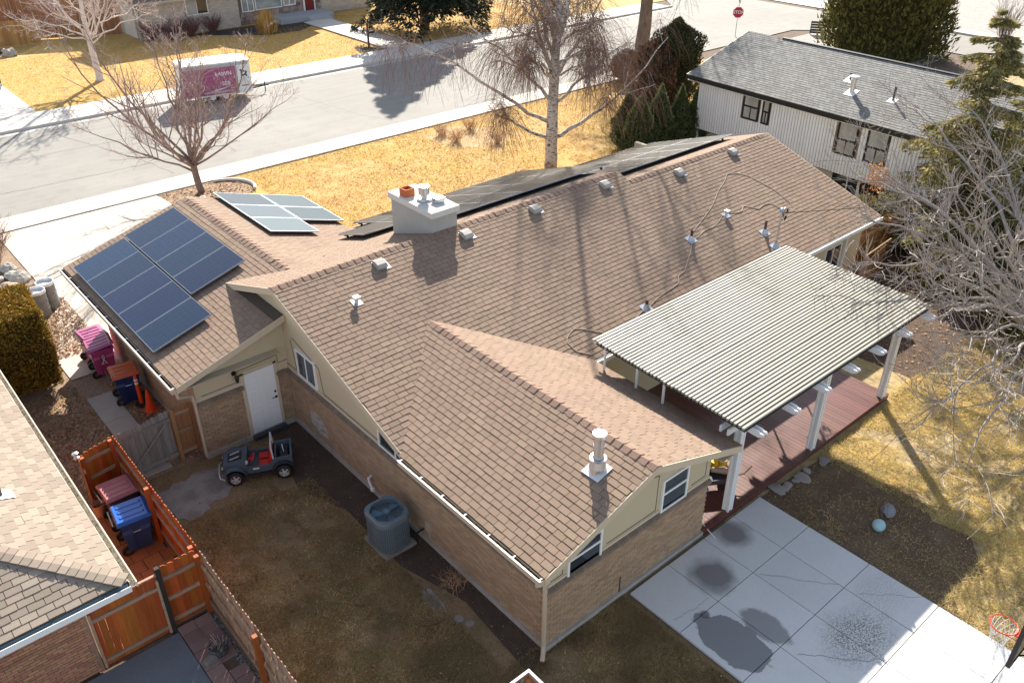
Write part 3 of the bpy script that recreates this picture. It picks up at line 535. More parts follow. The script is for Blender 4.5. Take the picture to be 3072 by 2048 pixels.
b=B(); bx(b,-1.42,-.40,.22,.47,.02,.13); obj('door_step',b,dark_m,house)
b=B(); cyl(b,(-1.61,.44,2.36),(-1.61,.40,2.36),.07); tubes(b,np.array([(-1.61,.41,2.36),(-1.61,.3,2.46),(-1.61,.24,2.42)]),np.full(3,.012),6); lathe(b,(-1.61,.24,2.14),[(0,0),(.035,.01),(.05,.06),(.06,.17),(.075,.18),(.04,.23),(.0,.25)],10); obj('wall_lantern',b,M('bronze',(.06,.045,.035),.4,0,metal=.6),house)
b=B(); bx(b,-.07,0,-6.45,-6.27,.42,.72); bx(b,-.05,0,-6.41,-6.38,.1,.42); obj('meter_box',b,M('tan_box',(.42,.35,.27),.6,0),house)
b=B(); bx(b,-.045,0,-.99,-.87,.03,.13); obj('crawl_vent',b,white_m,house)
b=B(); tubes(b,np.array([(0,-3.75,.5),(-.12,-3.78,.5),(-.14,-3.85,.42),(-.14,-3.95,.3),(-.12,-4.02,.2)]),np.full(5,.035),8); lathe(b,(-.14,-3.98,.2),[(0,0),(.06,.02),(.06,.09),(.0,.11)],10); obj('white_elbow_pipe',b,white_m,house)
b=B(); cyl(b,(2.32,-10.60,.1),(2.32,-10.60,.62),.012,n=6); obj('conduit',b,dark_m,house)
# ---- chimney
st_m=M('chimney_stucco',(.37,.36,.335),.92,0,[(3,.4,(.42,.42,.40)),(25,.3,(.36,.36,.34),(.5,.7))],(70,.4,.008))
b=B(); bx(b,5.05,5.96,.0,2.2,3.6,5.24); ch=obj('chimney',b,st_m,house)
b=B(); bx(b,4.98,6.03,-.07,2.27,5.2402,5.42); obj('chimney_cap',b,M('chimney_cap_concrete',(.60,.58,.54),.85,0,[(4,.3,(.55,.54,.5))],(60,.3,.005)),ch)
b=B(); cxx,cyy=5.28,1.62
for q,(r0,r1,z0,z1) in enumerate([(.17,.17,5.42,5.68)]):
    for a0,a1,c0,c1 in ((cxx-.17,cxx+.17,cyy-.17,cyy-.13),(cxx-.17,cxx+.17,cyy+.13,cyy+.17),(cxx-.17,cxx-.13,cyy-.13,cyy+.13),(cxx+.13,cxx+.17,cyy-.13,cyy+.13)): bx(b,a0,a1,c0,c1,5.42,5.66)
obj('clay_flue',b,M('terracotta',(.48,.14,.05),.85,0,[(10,.4,(.36,.1,.04))]),ch)
b=B(); bx(b,5.26,5.60,.75,1.08,5.42,5.50); lathe(b,(5.43,.92,5.5),[(.1,0),(.1,.14),(.17,.15),(.17,.36),(.185,.37),(.185,.39),(0,.42)],18); obj('flue_cap',b,steel_m,ch)
b=B(); bx(b,5.55,5.83,.42,.68,5.42,5.53); bx(b,5.53,5.85,.4,.7,5.531,5.58); obj('flue_cover',b,steel_m,ch)
# ---- roof vents and pipes
vent_m=M('weathered_vent',(.40,.37,.33),.6,.12)
def box_vent(x,y,a=0):
    z=zS(y); b=B(); R=rx(math.atan(PIT)); 
    V=lambda *p:(R@np.array(p))+np.array([x,y,z])
    prism(b,[V(-.15,-.16,.0),V(-.15,.17,.0),V(-.15,.17,.10),V(-.15,.08,.155),V(-.15,-.10,.15),V(-.15,-.2,.11),V(-.15,-.2,.07),V(-.15,-.16,.07)],V(.15,-.16,0)-V(-.15,-.16,0)); v=obj('roof_vent',b,vent_m,house,smooth=False)
    f=B(); prism(f,[V(-.16,-.22,.016),V(.26,-.22,.016),V(.26,.2,.016),V(-.16,.2,.016)],V(0,0,.004)-V(0,0,0)); obj('flashing',f,steel_m,v)
for x,y in ((2.8,-.47),(5.93,-.47),(8.8,-.42),(12.08,-.40),(15.39,-.98),(18.65,-.92)): box_vent(x,y)
def cap_vent(x,y):
    z=zS(y); b=B(); cyl(b,(x,y,z-.02),(x,y,z+.13),.05); bx(b,x-.085,x+.085,y-.1,y+.07,z+.13,z+.20); v=obj('exhaust_vent',b,M('zinc',(.6,.62,.62),.4,0,metal=.6),house)
    f=B(); boxes(f,[(x,y,z+.019)],[(.14,.14,.003)],rx(math.atan(PIT)),t=0.); obj('flashing',f,steel_m,v)
cap_vent(1.42,-1.40); cap_vent(15.2,-3.36)
def soil_pipe(x,y,z,h,r=.045,tilt=PIT):
    b=B(); cyl(b,(x,y,z-.05),(x,y,z+h),r); p=obj('soil_pipe',b,M('rusty_pipe',(.09,.06,.05),.8,.2),house)
    f=B(); lathe(f,(x,y,z+.0),[(.13,-.0),(.075,.1),(.055,.16)],12); boxes(f,[(x,y,z+.02)],[(.17,.17,.003)],rx(math.atan(tilt)) if tilt else None,t=0.); obj('flashing',f,M('lead_flashing',(.50,.53,.57),.4,0,metal=.5),p)
soil_pipe(12.88,-3.70,zS(3.70),.36); soil_pipe(15.82,-4.6,zS(4.6),.48); soil_pipe(8.98,-5.24,zS(5.24),.30)
b=B(); cyl(b,(2.48,2.18,3.6),(2.48,2.18,4.02),.04); obj('soil_pipe',b,M('black_pipe',(.05,.05,.05),.7,0),house)
b=B(); boxes(b,[(2.48,2.18,3.71)],[(.13,.13,.003)],ry(math.atan(PG)),t=0.); obj('flashing',b,steel_m,house)
# wood-stove flue on the rear wing
fx,fy=2.02,-9.93; fz=zwing(fx)
b=B(); lathe(b,(fx,fy,fz-.1),[(.21,0),(.19,.22),(.14,.40),(.115,.42),(.115,.72),(.13,.73),(.13,.78),(.115,.79),(.115,.98),(.155,.99),(.16,1.02),(.155,1.09),(.0,1.12)],24); fl=obj('stove_flue',b,steel_m,house,smooth=False)
b=B(); boxes(b,[(fx-.02,fy,fz+.022)],[(.24,.25,.004)],ry(-math.atan(.34)),t=0.); obj('flashing',b,M('pale_flashing',(.72,.73,.74),.45,0,metal=.3),fl)
b=B(); lathe(b,(fx,fy,fz-.1),[(.15,.41),(.19,.415),(.19,.44),(.13,.45)],20); obj('storm_collar',b,steel_m,fl)
# service mast
mx_,my_=15.56,-5.27; mz=zS(my_)
b=B(); cyl(b,(mx_,my_,mz-.1),(mx_,my_,mz+1.32),.032,n=8); m=obj('service_mast',b,steel_m,house)
b=B(); lathe(b,(mx_,my_,mz),[(.14,0),(.08,.12),(.05,.2)],12); boxes(b,[(mx_,my_,mz+.02)],[(.17,.17,.003)],rx(math.atan(PIT)),t=0.); obj('flashing',b,M('mast_boot',(.45,.5,.56),.4,0,metal=.5),m)
b=B(); lathe(b,(mx_,my_,mz+1.3),[(.0,.0),(.07,.0),(.08,.07),(.05,.14),(0,.16)],10); tubes(b,np.array([(mx_,my_,mz+1.38),(mx_+.14,my_-.02,mz+1.42),(mx_+.2,my_,mz+1.25)]),np.full(3,.015),5); obj('weatherhead',b,M('cast_cap',(.35,.42,.52),.4,0,metal=.5),m)
b=B()
for dx,dz,dy in ((.16,1.1,.05),(.3,1.05,-.05),(.42,1.2,.1),(.25,.95,.1)): tubes(b,np.array([(mx_+.05,my_,mz+1.3),(mx_+dx*.6,my_+dy,mz+dz-.1),(mx_+dx,my_+dy*.5,mz+dz),(mx_+dx+.08,my_,mz+dz+.06)]),np.full(4,.011),5)
lathe(b,(mx_+.42,my_+.05,mz+1.15),[(0,0),(.03,.02),(.03,.14),(0,.16)],8); lathe(b,(mx_+.2,my_-.05,mz+.98),[(0,0),(.03,.02),(.03,.14),(0,.16)],8); obj('splice_wire',b,black_m,m)
sag=lambda p0,p1,n,s: np.array([np.array(p0)*(1-t)+np.array(p1)*t-np.array([0,0,s*4*t*(1-t)]) for t in np.linspace(0,1,n)])
solo('service_cable',tubes(B(),sag((mx_+.05,my_,mz+1.25),(52,-22,5.4),30,.9),np.full(30,.013),5),black_m,'thin black overhead cable running from the roof mast towards the right','cable')
# loose cream cable lying on the roof
cb=[(12.87,-3.57),(13.4,-3.4),(13.98,-3.23),(15.2,-2.75),(16.04,-2.33),(16.9,-1.95),(17.32,-1.75),(17.7,-1.85),(18.05,-2.2),(18.3,-2.9),(18.36,-3.4),(18.3,-3.9),(18.17,-4.24),(17.85,-4.3),(17.62,-4.1),(17.55,-3.65),(17.1,-3.55),(16.71,-3.68),(16.55,-3.45),(16.3,-3.3),(16.0,-3.45),(15.66,-3.45),(15.35,-3.2),(14.9,-3.4),(14.26,-3.58),(13.6,-3.62),(13.18,-3.71),(12.8,-3.8),(12.3,-4.15),(11.52,-4.64),(11.1,-4.7),(10.83,-4.95),(10.0,-5.05),(9.36,-5.17),(8.63,-5.31),(8.04,-5.5),(7.14,-5.48),(6.9,-5.25),(6.39,-4.85),(6.0,-4.93),(5.75,-5.17),(5.8,-5.5),(6.06,-5.8)]
cb=np.array(cb); q=np.linspace(0,len(cb)-1,len(cb)*5); cx=np.interp(q,np.arange(len(cb)),cb[:,0])+.018*np.sin(q*4.1); cy=np.interp(q,np.arange(len(cb)),cb[:,1])+.018*np.cos(q*3.3)
for _ in range(2): cx[1:-1]=(cx[:-2]+2*cx[1:-1]+cx[2:])/4; cy[1:-1]=(cy[:-2]+2*cy[1:-1]+cy[2:])/4
solo('loose_cable',tubes(B(),np.c_[cx,cy,[zS(y)+.020 for y in cy]],np.full(len(q),.0095),6),M('cream_cable',(.50,.39,.28),.7,0),'cream cable lying in loops across the brown rear roof slope','cable')
# ---- solar arrays
def cellmat(name,base,line,rough,spec):
    m=M(name,base,rough,0,spec=spec); return m
pvW_m=M('solar_glass',(.008,.022,.058),.16,.25,[(45,.25,(.014,.032,.075),(.45,.6))],spec=.42,coat=.12)
pvf_m=M('black_panel_frame',(.10,.11,.12),.35,0,metal=.6)
pvl_m=M('silver_panel_frame',(.34,.37,.41),.35,0,metal=.7)
rail_m=M('panel_rail',(.03,.03,.033),.6,0)
cell_m=M('cell_line',(.018,.03,.055),.3,0)
pvE_m=M('hazy_solar_glass',(.15,.18,.20),.6,.15,spec=.06)  # pale diffuse colour stands in for sky reflected by the panels
def array(label,O,U,Vd,cells,fm,gm=pvW_m,lift=.13,cl=True):
    """cells: list of (u0,u1,v0,v1) in the roof plane"""
    O=np.array(O,float);U=np.array(U,float)/np.linalg.norm(U);Vd=np.array(Vd,float)/np.linalg.norm(Vd);N=np.cross(U,Vd);N=N if N[2]>0 else -N;R=np.stack([U,Vd,N],1)
    c0=O+U*(cells[0][0])+Vd*(cells[0][2]); t=thing('solar_array',label,'solar panels',tuple(c0),'solar arrays on the brown roof'); pt=lambda u,v,n:O+U*u+Vd*v+N*n
    for (u0,u1,v0,v1) in cells:
        u0+=.008;u1-=.008;v0+=.008;v1-=.008; f=.015; b=B()
        for a0,a1,c_0,c1 in ((u0,u1,v0,v0+f),(u0,u1,v1-f,v1),(u0,u0+f,v0+f,v1-f),(u1-f,u1,v0+f,v1-f)): boxes(b,[pt((a0+a1)/2,(c_0+c1)/2,lift)],[((a1-a0)/2,(c1-c_0)/2,.021)],R,t=0.)
        p=obj('solar_panel',b,fm,t); obj('panel_glass',boxes(B(),[pt((u0+u1)/2,(v0+v1)/2,lift)],[((u1-u0)/2-f,(v1-v0)/2-f,.016)],R,t=rng.random()),gm,p)
        if cl:
            b=B(); nu=6 if (u1-u0)<(v1-v0) else 10; nv=10 if nu==6 else 6
            for i in range(1,nu): boxes(b,[pt(u0+(u1-u0)*i/nu,(v0+v1)/2,lift+.0165)],[(.004,(v1-v0)/2-f,.0005)],R,t=0.)
            for i in range(1,nv): boxes(b,[pt((u0+u1)/2,v0+(v1-v0)*i/nv,lift+.0171)],[((u1-u0)/2-f,.003,.0005)],R,t=0.)
            obj('cell_grid',b,cell_m,p)
    A=np.array(cells); b=B()
    for v in sorted(set(np.round(A[:,2],2))|set()):
        k=np.abs(A[:,2]-v)<.02; u0,u1=A[k,0].min(),A[k,1].max(); dv=A[k,3][0]-v
        for f in (.2,.8): boxes(b,[pt((u0+u1)/2,v+dv*f,lift-.05)],[((u1-u0)/2-.05,.02,.025)],R,t=0.); n=int((u1-u0)/1.2)+1; boxes(b,[pt(u0+.15+(u1-u0-.3)*i/max(1,n-1),v+dv*f,lift/2-.04) for i in range(n)],[(.03,.03,lift/2-.03)],R,t=0.)
    obj('mounting_rail',b,rail_m,t); return t
lw=lambda x:(x-GX0)*cg
ys=[8.67,7.33,5.96,4.6,3.25,1.9]; cells=[(-ys[i],-ys[i+1],lw(-3.1),lw(-1.315)) for i in range(5)]
ys=[8.78,7.44,6.1,4.76,3.4]; cells+=[(-ys[i],-ys[i+1],lw(-1.275),lw(.53)) for i in range(4)]
array('blue solar array of nine panels on the left garage roof slope',(GX0,0,2.773),(0,-1,0),(1,0,PG),cells,pvl_m)
le=lambda x:(GXE-x)*cg
cells=[(5.1+i*1.47,5.1+(i+1)*1.47,le(3.9),le(2.15)) for i in range(3)]+[(6.42+i*1.55,6.42+(i+1)*1.55,le(5.62),le(3.92)) for i in range(2)]
array('pale sky-reflecting solar array on the garage slope left of the chimney',(GXE,0,2.773),(0,1,0),(-1,0,PG),cells,pvl_m,pvE_m,cl=False)  # the sky reflection is only the pale colour of pvE_m
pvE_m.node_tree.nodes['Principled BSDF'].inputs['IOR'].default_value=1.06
pvN_m=M('dark_solar_glass',(.022,.020,.019),.30,.2,[(.8,.5,(.05,.045,.04),(.4,.7))],spec=.10)
nO=(0,yn,zS(yn)); lv=lambda y:(yn-y)*cs
cells=[(-14.0+i*1.45,-14.0+(i+1)*1.45,lv(a1),lv(a0)) for i in range(5) for a0,a1 in ((1.05,2.95),(2.95,4.85),(4.85,6.1))]
array('long dark solar array behind the left ridge, right of the chimney',nO,(-1,0,0),(0,-1,PIT),cells,pvl_m,pvN_m,lift=.17,cl=False)
nO2=(0,yn,ZR2-PIT*(yn-YR)); 
cells=[(-20.75+i*1.4,-20.75+(i+1)*1.4,lv(a1),lv(a0)) for i in range(5) for a0,a1 in ((.55,2.6),(2.6,4.7))]
array('dark solar array behind the lower ridge at the far right end of the roof',nO2,(-1,0,0),(0,-1,PIT),cells,pvl_m,pvN_m,lift=.17,cl=False)
cells=[(-5.85,-4.3,lv(4.45),lv(2.75)),(-7.4,-5.85,lv(4.45),lv(2.75)),(-7.4,-5.85,lv(6.1),lv(4.47))]
array('small dark solar array just left of the chimney in the roof valley',nO,(-1,0,0),(0,-1,PIT),cells,pvl_m,pvN_m,lift=.17,cl=False)
# ================================================================= NEIGHBOUR'S TAN HOUSE (near left)
tsh_m=M('tan_shingle',(.285,.232,.188),.9,.15,[(60,.35,(.2,.16,.13),(.45,.7)),(.6,.35,(.33,.28,.22))],(200,.5,.006),spec=.2)
redbrick_m=M('red_brown_brick',(.44,.215,.125),.9,.2,[(30,.3,(.3,.15,.1),(.45,.7))],(110,.4,.006))
nb=thing('tan_house','tan-shingled hip-roofed brick house at the near left edge','house',(-10,0,0))
XE2,YS2,ZE2=-6.62,-5.6,2.7; pz=.345
b=B(); prism(b,[(XE2,YS2,ZE2-.013),(XE2,6.3,ZE2-.013),(-12,6.3,ZE2+pz*(-12-XE2)*-1-.013),(-12,YS2+5.38,ZE2+pz*5.38-.013)],(0,0,-.1)); prism(b,[(XE2,YS2,ZE2-.013),(-12,YS2+5.38,ZE2+pz*5.38-.013),(-14,YS2+5.38,ZE2+pz*5.38-.013),(-14,YS2,ZE2-.013)],(0,0,-.1)); obj('roof_deck',b,deckb_m,nb)
cp=math.sqrt(1+pz*pz)
shingles('shingle_field',nb,(XE2,0,ZE2),(0,1,0),(-1,0,pz),lambda v:(YS2+v/cp,6.3),0,5.3*cp,tsh_m,nparts=150,w=.3,e=.165,t=.010,seed=11)
shingles('shingle_field',nb,(0,YS2,ZE2),(1,0,0),(0,1,pz),lambda v:(-14,XE2-v/cp),0,5.3*cp,tsh_m,nparts=150,w=.3,e=.165,t=.010,seed=12)
h_=np.array([-1,1,pz]); caps(nb,(XE2-.03,YS2+.03,ZE2+.02),tuple(np.array([XE2,YS2,ZE2])+h_*5.2),np.array([.62,.75,-.05])/.97,np.array([-.75,-.62,-.05])/.97,tsh_m,exp=.18,wd=.17)
b=B(); cyl(b,(-7.87,-1.9,3.05),(-7.87,-1.9,3.5),.045); p=obj('soil_pipe',b,dark_m,nb); b=B(); boxes(b,[(-7.8,-1.9,3.13)],[(.17,.17,.003)],ry(math.atan(pz)),t=0.); obj('flashing',b,white_m,p)
cream_m=M('cream_gutter',(.70,.64,.52),.5,.03)
b=B(); x=XE2+.004; bx(b,x,x+.012,YS2,6.3,2.52,2.67); bx(b,x+.11,x+.13,YS2-.1,6.3,2.55,2.69); bx(b,x+.012,x+.11,YS2,6.3,2.52,2.535); g=obj('gutter',b,cream_m,nb)
boxes(d:=B(),np.c_[x+rng.uniform(.02,.1,300),rng.uniform(YS2,6.2,300),2.54+rng.uniform(0,.04,300)],rng.uniform(.005,.02,(300,3))); obj('gutter_debris',d,M('pale_silt',(.5,.45,.36),.9,.3),g,kind='stuff')
bl_m=M('blue_grey_gutter',(.075,.13,.18),.45,.05)  # dark blue is the shade inside this gutter, put into its colour
b=B(); y=YS2-.004; bx(b,-14,XE2-.02,y-.012,y,2.53,2.66); bx(b,-14,XE2-.02,y-.12,y-.012,2.53,2.545); g=obj('gutter',b,bl_m,nb); b=B(); bx(b,-14,XE2-.0,y-.137,y-.121,2.53,2.672); obj('gutter_rim',b,white_m,g)
for i in range(6): piece('gutter_strap',pmesh(bl_m),g,mtx(None,(-7.1-i*.95,y-.066,2.645),(.03,.105,.014)))
for q in ((-14,-7.5,-4.82,-4.62,0,2.7),(-7.7,-7.5,-4.61,6,0,2.6)): obj('masonry_backing',bx(B(),*q),mortar_m,nb)
b=B(); bx(b,-14,XE2-.01,YS2,-4.6,2.5,2.52); bx(b,-7.7,XE2-.01,-4.59,6.2,2.5,2.52); obj('soffit',b,M('brown_soffit',(.25,.17,.12),.8,.05),nb)
b=B(); bx(b,XE2-.03,XE2,YS2,6.3,2.5,2.68); bx(b,-14,XE2-.031,YS2,YS2+.03,2.5,2.67); obj('fascia',b,M('brown_fascia',(.2,.13,.1),.7,.05),nb)
o=brick_rows(.05,2.5,-12,-7.5); cn=np.c_[o[:,0],np.full(len(o),-4.83)+rng.normal(0,.003,len(o)),o[:,1]]; pieces('brick',redbrick_m,nb,cn,np.c_[o[:,2],np.full(len(o),.03),np.full(len(o),.032)])
o=brick_rows(.05,2.5,-4.6,5.9); cn=np.c_[np.full(len(o),-7.49),o[:,0],o[:,1]]; obj('brick_field',boxes(B(),cn,np.c_[np.full(len(o),.03),o[:,2],np.full(len(o),.032)]),redbrick_m,nb,kind='stuff')
# ----------------------------------------------------------------- stained fences, gates
fo_m=M('orange_stained_wood',(.41,.098,.018),.6,.22,[((30,30,1.5),.5,(.26,.052,.010),(.42,.62)),(3,.25,(.46,.125,.024))],(60,.4,.004))
fw_m=M('raw_rail_wood',(.40,.27,.18),.75,.2,[((3,3,30),.5,(.24,.12,.065),(.45,.65))],(60,.4,.004))
fg_m=M('weathered_grey_wood',(.27,.245,.225),.85,.2,[((30,30,1.5),.6,(.15,.13,.115),(.42,.62))],(60,.5,.004))
fb_m=M('brown_stained_wood',(.33,.17,.075),.7,.15,[((30,30,1.5),.5,(.2,.095,.04),(.42,.62))],(60,.4,.004))
fp_m=M('dark_post_wood',(.032,.024,.02),.8,.1)
fs_m=M('sunbleached_wood',(.40,.25,.17),.8,.25,[((30,30,1.5),.6,(.24,.12,.07),(.42,.62))],(60,.4,.004))
def dog(mat,kind):   # one board, 1 wide, 1 tall, dog-eared top (pmesh in unit box coordinates)
    P=[(-.5,-.5,-.5),(.5,-.5,-.5),(.5,-.5,.475),(.22,-.5,.5),(-.22,-.5,.5),(-.5,-.5,.475)]
    return pmesh(mat,kind,prism(B(),P,(0,1,0)))
def fence(name,label,cat,p0,p1,h,side,mat,rmat,posts=(),rails=(.35,.95,1.5),bw=.14,gap=.006,pmat=None,z0=.04,group=None,jit=.012,rot=0.,ph=.0,pname='board'):
    """boards from p0 to p1; `side`: unit normal on which rails and posts stand"""
    p0=np.array([*p0,0.]);p1=np.array([*p1,0.]);L=np.linalg.norm(p1-p0);d=(p1-p0)/L;n=np.array([*side,0.]);R=np.stack([d,n,[0,0,1]],1)
    t=thing(name,label,cat,tuple((p0+p1)/2),group); k=max(1,int(round(L/bw))); s=L/k; me=dog(mat,'dogboard')
    for i in range(k):
        hh=h+rng.normal(0,jit); piece(pname,me,t,mtx(R@ry(rng.normal(0,.004+rot)),p0+d*(i+.5)*s+np.array([0,0,z0+hh/2])+n*rng.normal(0,.003),(s-gap,.018,hh)))
    for z in rails: piece('rail',pmesh(rmat),t,mtx(R,(p0+p1)/2+n*.033+np.array([0,0,z]),(L-.02,.045,.09)))
    for u in posts: piece('post',pmesh(pmat or mat),t,mtx(R,p0+d*u+n*.108+np.array([0,0,(h+ph)/2]),(.1,.1,h+ph)))
    return t
fence('wood_fence','orange-stained board fence between the bins and the shaded lawn','fence',(-4.97,.62),(-4.97,-4.62),1.76,(-1,0),fo_m,fw_m,(.1,2.55,5.1),bw=.135)
fence('wood_fence','short orange fence return behind the pink-lidded bin','fence',(-5.92,.36),(-5.0,.64),1.74,(0,-1),fo_m,fw_m,(.06,))
fence('wood_fence','narrow orange fence panel standing edge-on beside the leaf-strewn yard','fence',(-5.93,.34),(-5.95,.10),1.72,(1,0),fo_m,fw_m,(),rails=(.4,1.4))
fence('wood_fence','scalloped orange fence panel right of the dark gate post','fence',(-5.86,-4.66),(-5.06,-4.66),1.78,(0,-1),fo_m,fw_m,(),bw=.16,rails=(.2,.85,1.45))
fence('wood_fence','sun-bleached slatted fence running down to the bottom edge','fence',(-4.98,-4.72),(-5.05,-14.2),1.76,(-1,0),fs_m,fs_m,(.1,2.9,5.7,8.6),gap=.022,jit=.02,rails=(.3,.9,1.45),pmat=fo_m)
gt=fence('garden_gate','wide orange board gate beside the brown brick wall','gate',(-7.42,-4.80),(-5.98,-4.80),1.72,(0,-1),fo_m,fw_m,(),rails=(.22,1.42),jit=.004)
for xx in (-7.40,-6.0): piece('gate_stile',pmesh(fw_m),gt,mtx(None,(xx,-4.85,.85),(.05,.05,1.6)))
piece('gate_top_cap',pmesh(fs_m),gt,mtx(None,(-6.7,-4.81,1.775),(1.5,.06,.03)))
for x_,m_,lb in ((-5.92,fp_m,'dark gate post between the two orange panels'),(-7.50,fs_m,'pale gate post against the brown brick wall')): solo('gate_post',bx(B(),x_-.05,x_+.05,-4.86,-4.76,0,1.95),m_,lb,'post')
gg=fence('garden_gate','weathered grey board gate with a diagonal brace','gate',(-4.82,.84),(-3.40,1.0),1.58,(0,-1),fg_m,fg_m,(),rails=(.2,1.38),bw=.13,jit=.02)
b=B(); tubes(b,np.array([(-4.75,.79,.25),(-3.5,.93,1.32)]),np.full(2,.04),4); obj('brace',b,fg_m,gg)
fence('wood_fence','short brown fence panel between the grey gate and the house','fence',(-3.36,1.0),(-2.80,1.0),1.62,(0,-1),fb_m,fw_m,(.02,.56),rails=(.15,.85,1.45),pmat=fb_m,ph=.05)
lt=thing('post_lantern','silver ball-topped lantern on the end fence post','lantern',(-5.97,.30,1.78)); b=B(); lathe(b,(-5.97,.30,1.78),[(.07,0),(.07,.02),(.035,.04),(.035,.1),(.075,.12),(.075,.15),(.0,.18)],14); obj('lamp_head',b,steel_m,lt)
# ----------------------------------------------------------------- pavers and the neighbour's slab
pv_m=M('terracotta_paver',(.40,.17,.075),.85,.16,[(3,.4,(.3,.12,.06)),(25,.3,(.24,.12,.07),(.5,.7))],(50,.4,.006))
ps=struct('paver_walk',bx(B(),-7.4,-5.02,-4.75,.34,-.05,.004),soil_m)
Cn=[(-6.9+i*.41+(.2 if j%2 else 0),-4.5+j*.41,.02) for j in range(12) for i in range(5) if -6.9+i*.41<-5.2]
pieces('paver',pv_m,ps,np.array(Cn)+rng.normal(0,.004,(len(Cn),3)),(.197,.197,.022))
pv2_m=M('plum_paver',(.27,.175,.155),.85,.16,[(3,.4,(.2,.13,.12))],(50,.4,.006))
ps=struct('paver_border',bx(B(),-5.86,-5.1,-7.3,-4.80,-.05,.004),soil_m)
Cn=[(-5.68+i*.37,-4.98-j*.3,.02) for j in range(8) for i in range(2 if j!=5 else 1)]
pieces('paver',pv2_m,ps,np.array(Cn)+rng.normal(0,.006,(len(Cn),3)),(.18,.145,.022))
sheet('neighbour_slab',rect(-14,-16,-5.88,-4.93),.012,M('blue_grey_concrete',(.17,.19,.215),.85,0,[(1.5,.5,(.12,.14,.16)),(22,.3,(.24,.26,.28),(.5,.7))],(50,.2,.004)))
litter('pebble_strip',[(-5.22,-7.5,-5.06,-4.8)],420,.035,M('grey_pebble',(.2,.2,.21),.8,.5))
pl_=thing('wire_planter','dark round wire planter with dry stems on the pavers','planter',(-5.42,-6.05,0)); b=B(); lathe(b,(-5.42,-6.05,0),[(.14,0),(.19,.12),(.21,.26),(.2,.28),(.17,.24),(.0,.22)],14); obj('pot',b,M('dark_pot',(.05,.05,.05),.6,0,[(14,.6,(.2,.19,.17),(.5,.6))]),pl_)
b=B(); 
for i in range(26): a_=rng.uniform(0,6.28); r_=rng.uniform(0,.15); tubes(b,np.array([(-5.42+r_*math.cos(a_),-6.05+r_*math.sin(a_),.2),(-5.42+1.5*r_*math.cos(a_+.4),-6.05+1.5*r_*math.sin(a_+.4),.33+rng.uniform(0,.15))]),np.full(2,.006),3,rng.random())
obj('dry_stems',b,twig_m,pl_)
solo('concrete_block',boxes(B(),[(-5.68,-6.16,.10)],[(.13,.085,.06)],rz(.35)),oldc_m,'small grey block lying on the pavers beside the planter','block')
# ================================================================= WHITE BOARDED HOUSE (upper right)
wh=thing('white_house','white vertical-boarded house with a grey shingle roof and black-framed windows','house',(0,0,0))
TH=math.radians(-2.84)
gsh_m=M('grey_shingle',(.225,.22,.208),.9,.16,[(50,.35,(.16,.16,.155),(.45,.7)),(.4,.3,(.27,.27,.26))],(200,.5,.006),spec=.2)
siding_m=M('white_board_siding',(.80,.83,.87),.6,.05,[(2,.2,(.72,.75,.79))])
blk_m=M('black_trim',(.012,.012,.014),.5,.05)
LE=-17.
b=B(); prism(b,[(0,.4,4-.013),(4.65,.4,5.581-.013),(4.65,LE,5.581-.013),(0,LE,4-.013)],(0,0,-.12)); prism(b,[(4.65,.4,5.581-.013),(9.3,.4,4-.013),(9.3,LE,4-.013),(4.65,LE,5.581-.013)],(0,0,-.12)); obj('roof_deck',b,deckb_m,wh)
c34=math.hypot(1,.34)
shingles('shingle_field',wh,(0,0,4),(0,-1,0),(1,0,.34),lambda v:(-.4,-LE),0,4.65*c34,gsh_m,w=.3,e=.17,t=.011,seed=21)
shingles('shingle_field',wh,(9.3,0,4),(0,1,0),(-1,0,.34),lambda v:(LE,.4),0,4.65*c34,gsh_m,w=.3,e=.17,t=.012,seed=22)
b=B(); bx(b,4.55,4.75,LE,-1.8,5.585,5.625); obj('ridge_vent',b,blk_m,wh)
b=B(); bx(b,-.03,0,LE,.4,3.77,3.995); obj('fascia',b,blk_m,wh)
b=B(); board(b,(-.03,.43,4),(4.65,.43,5.581),.22,.03,(0,1,0)); board(b,(4.65,.43,5.581),(9.3,.43,4),.22,.03,(0,1,0)); obj('rake_board',b,blk_m,wh)
b=B(); bx(b,.01,.55,LE,.38,3.72,3.74); obj('soffit',b,white_m,wh)
for q,m_ in (((.57,.75,LE+.2,0,1.18,3.74),mortar_m),((1.1,1.3,LE+.2,0,0,1.2),M('pale_render',(.52,.53,.52),.85,0,[(1,.3,(.45,.46,.45))])),((.58,1.1,LE+.2,0,1.14,1.175),blk_m),((8.6,8.8,LE+.2,0,0,3.95),siding_m)): obj('wall_panel',bx(B(),*q),m_,wh)
b=B(); prism(b,[(.6,-.02,0),(8.7,-.02,0),(8.7,-.02,4.05),(4.65,-.02,5.42),(.6,-.02,4.05)],(0,-.15,0)); obj('north_gable',b,siding_m,wh)
n_=int((-LE-.2)/.16); ys=-.08-np.arange(n_)*.16; op=[(2.95,3.95,2.42,3.68),(4.15,4.60,2.42,3.66),(8.43,9.48,2.1,3.68),(9.95,11.02,2.12,3.66)]
cn=[];hf=[]
for y_ in ys:
    spans=[(1.18,3.74)]
    for (s0,s1,z0,z1) in op:
        if s0-.06<-y_<s1+.06: spans=[(1.18,z0),(z1,3.74)]
    for z0,z1 in spans: cn.append((.56,y_,(z0+z1)/2)); hf.append((.015,.066,(z1-z0)/2))
obj('siding_boards',boxes(B(),cn,hf),siding_m,wh,kind='stuff')
pg_m=M('reflecting_pane',(.28,.30,.31),.06,.12,[(1.5,.5,(.42,.43,.43))],spec=.6)  # light blotchy base colour paints reflected sky into these panes
_g=glass_m; glass_m=pg_m
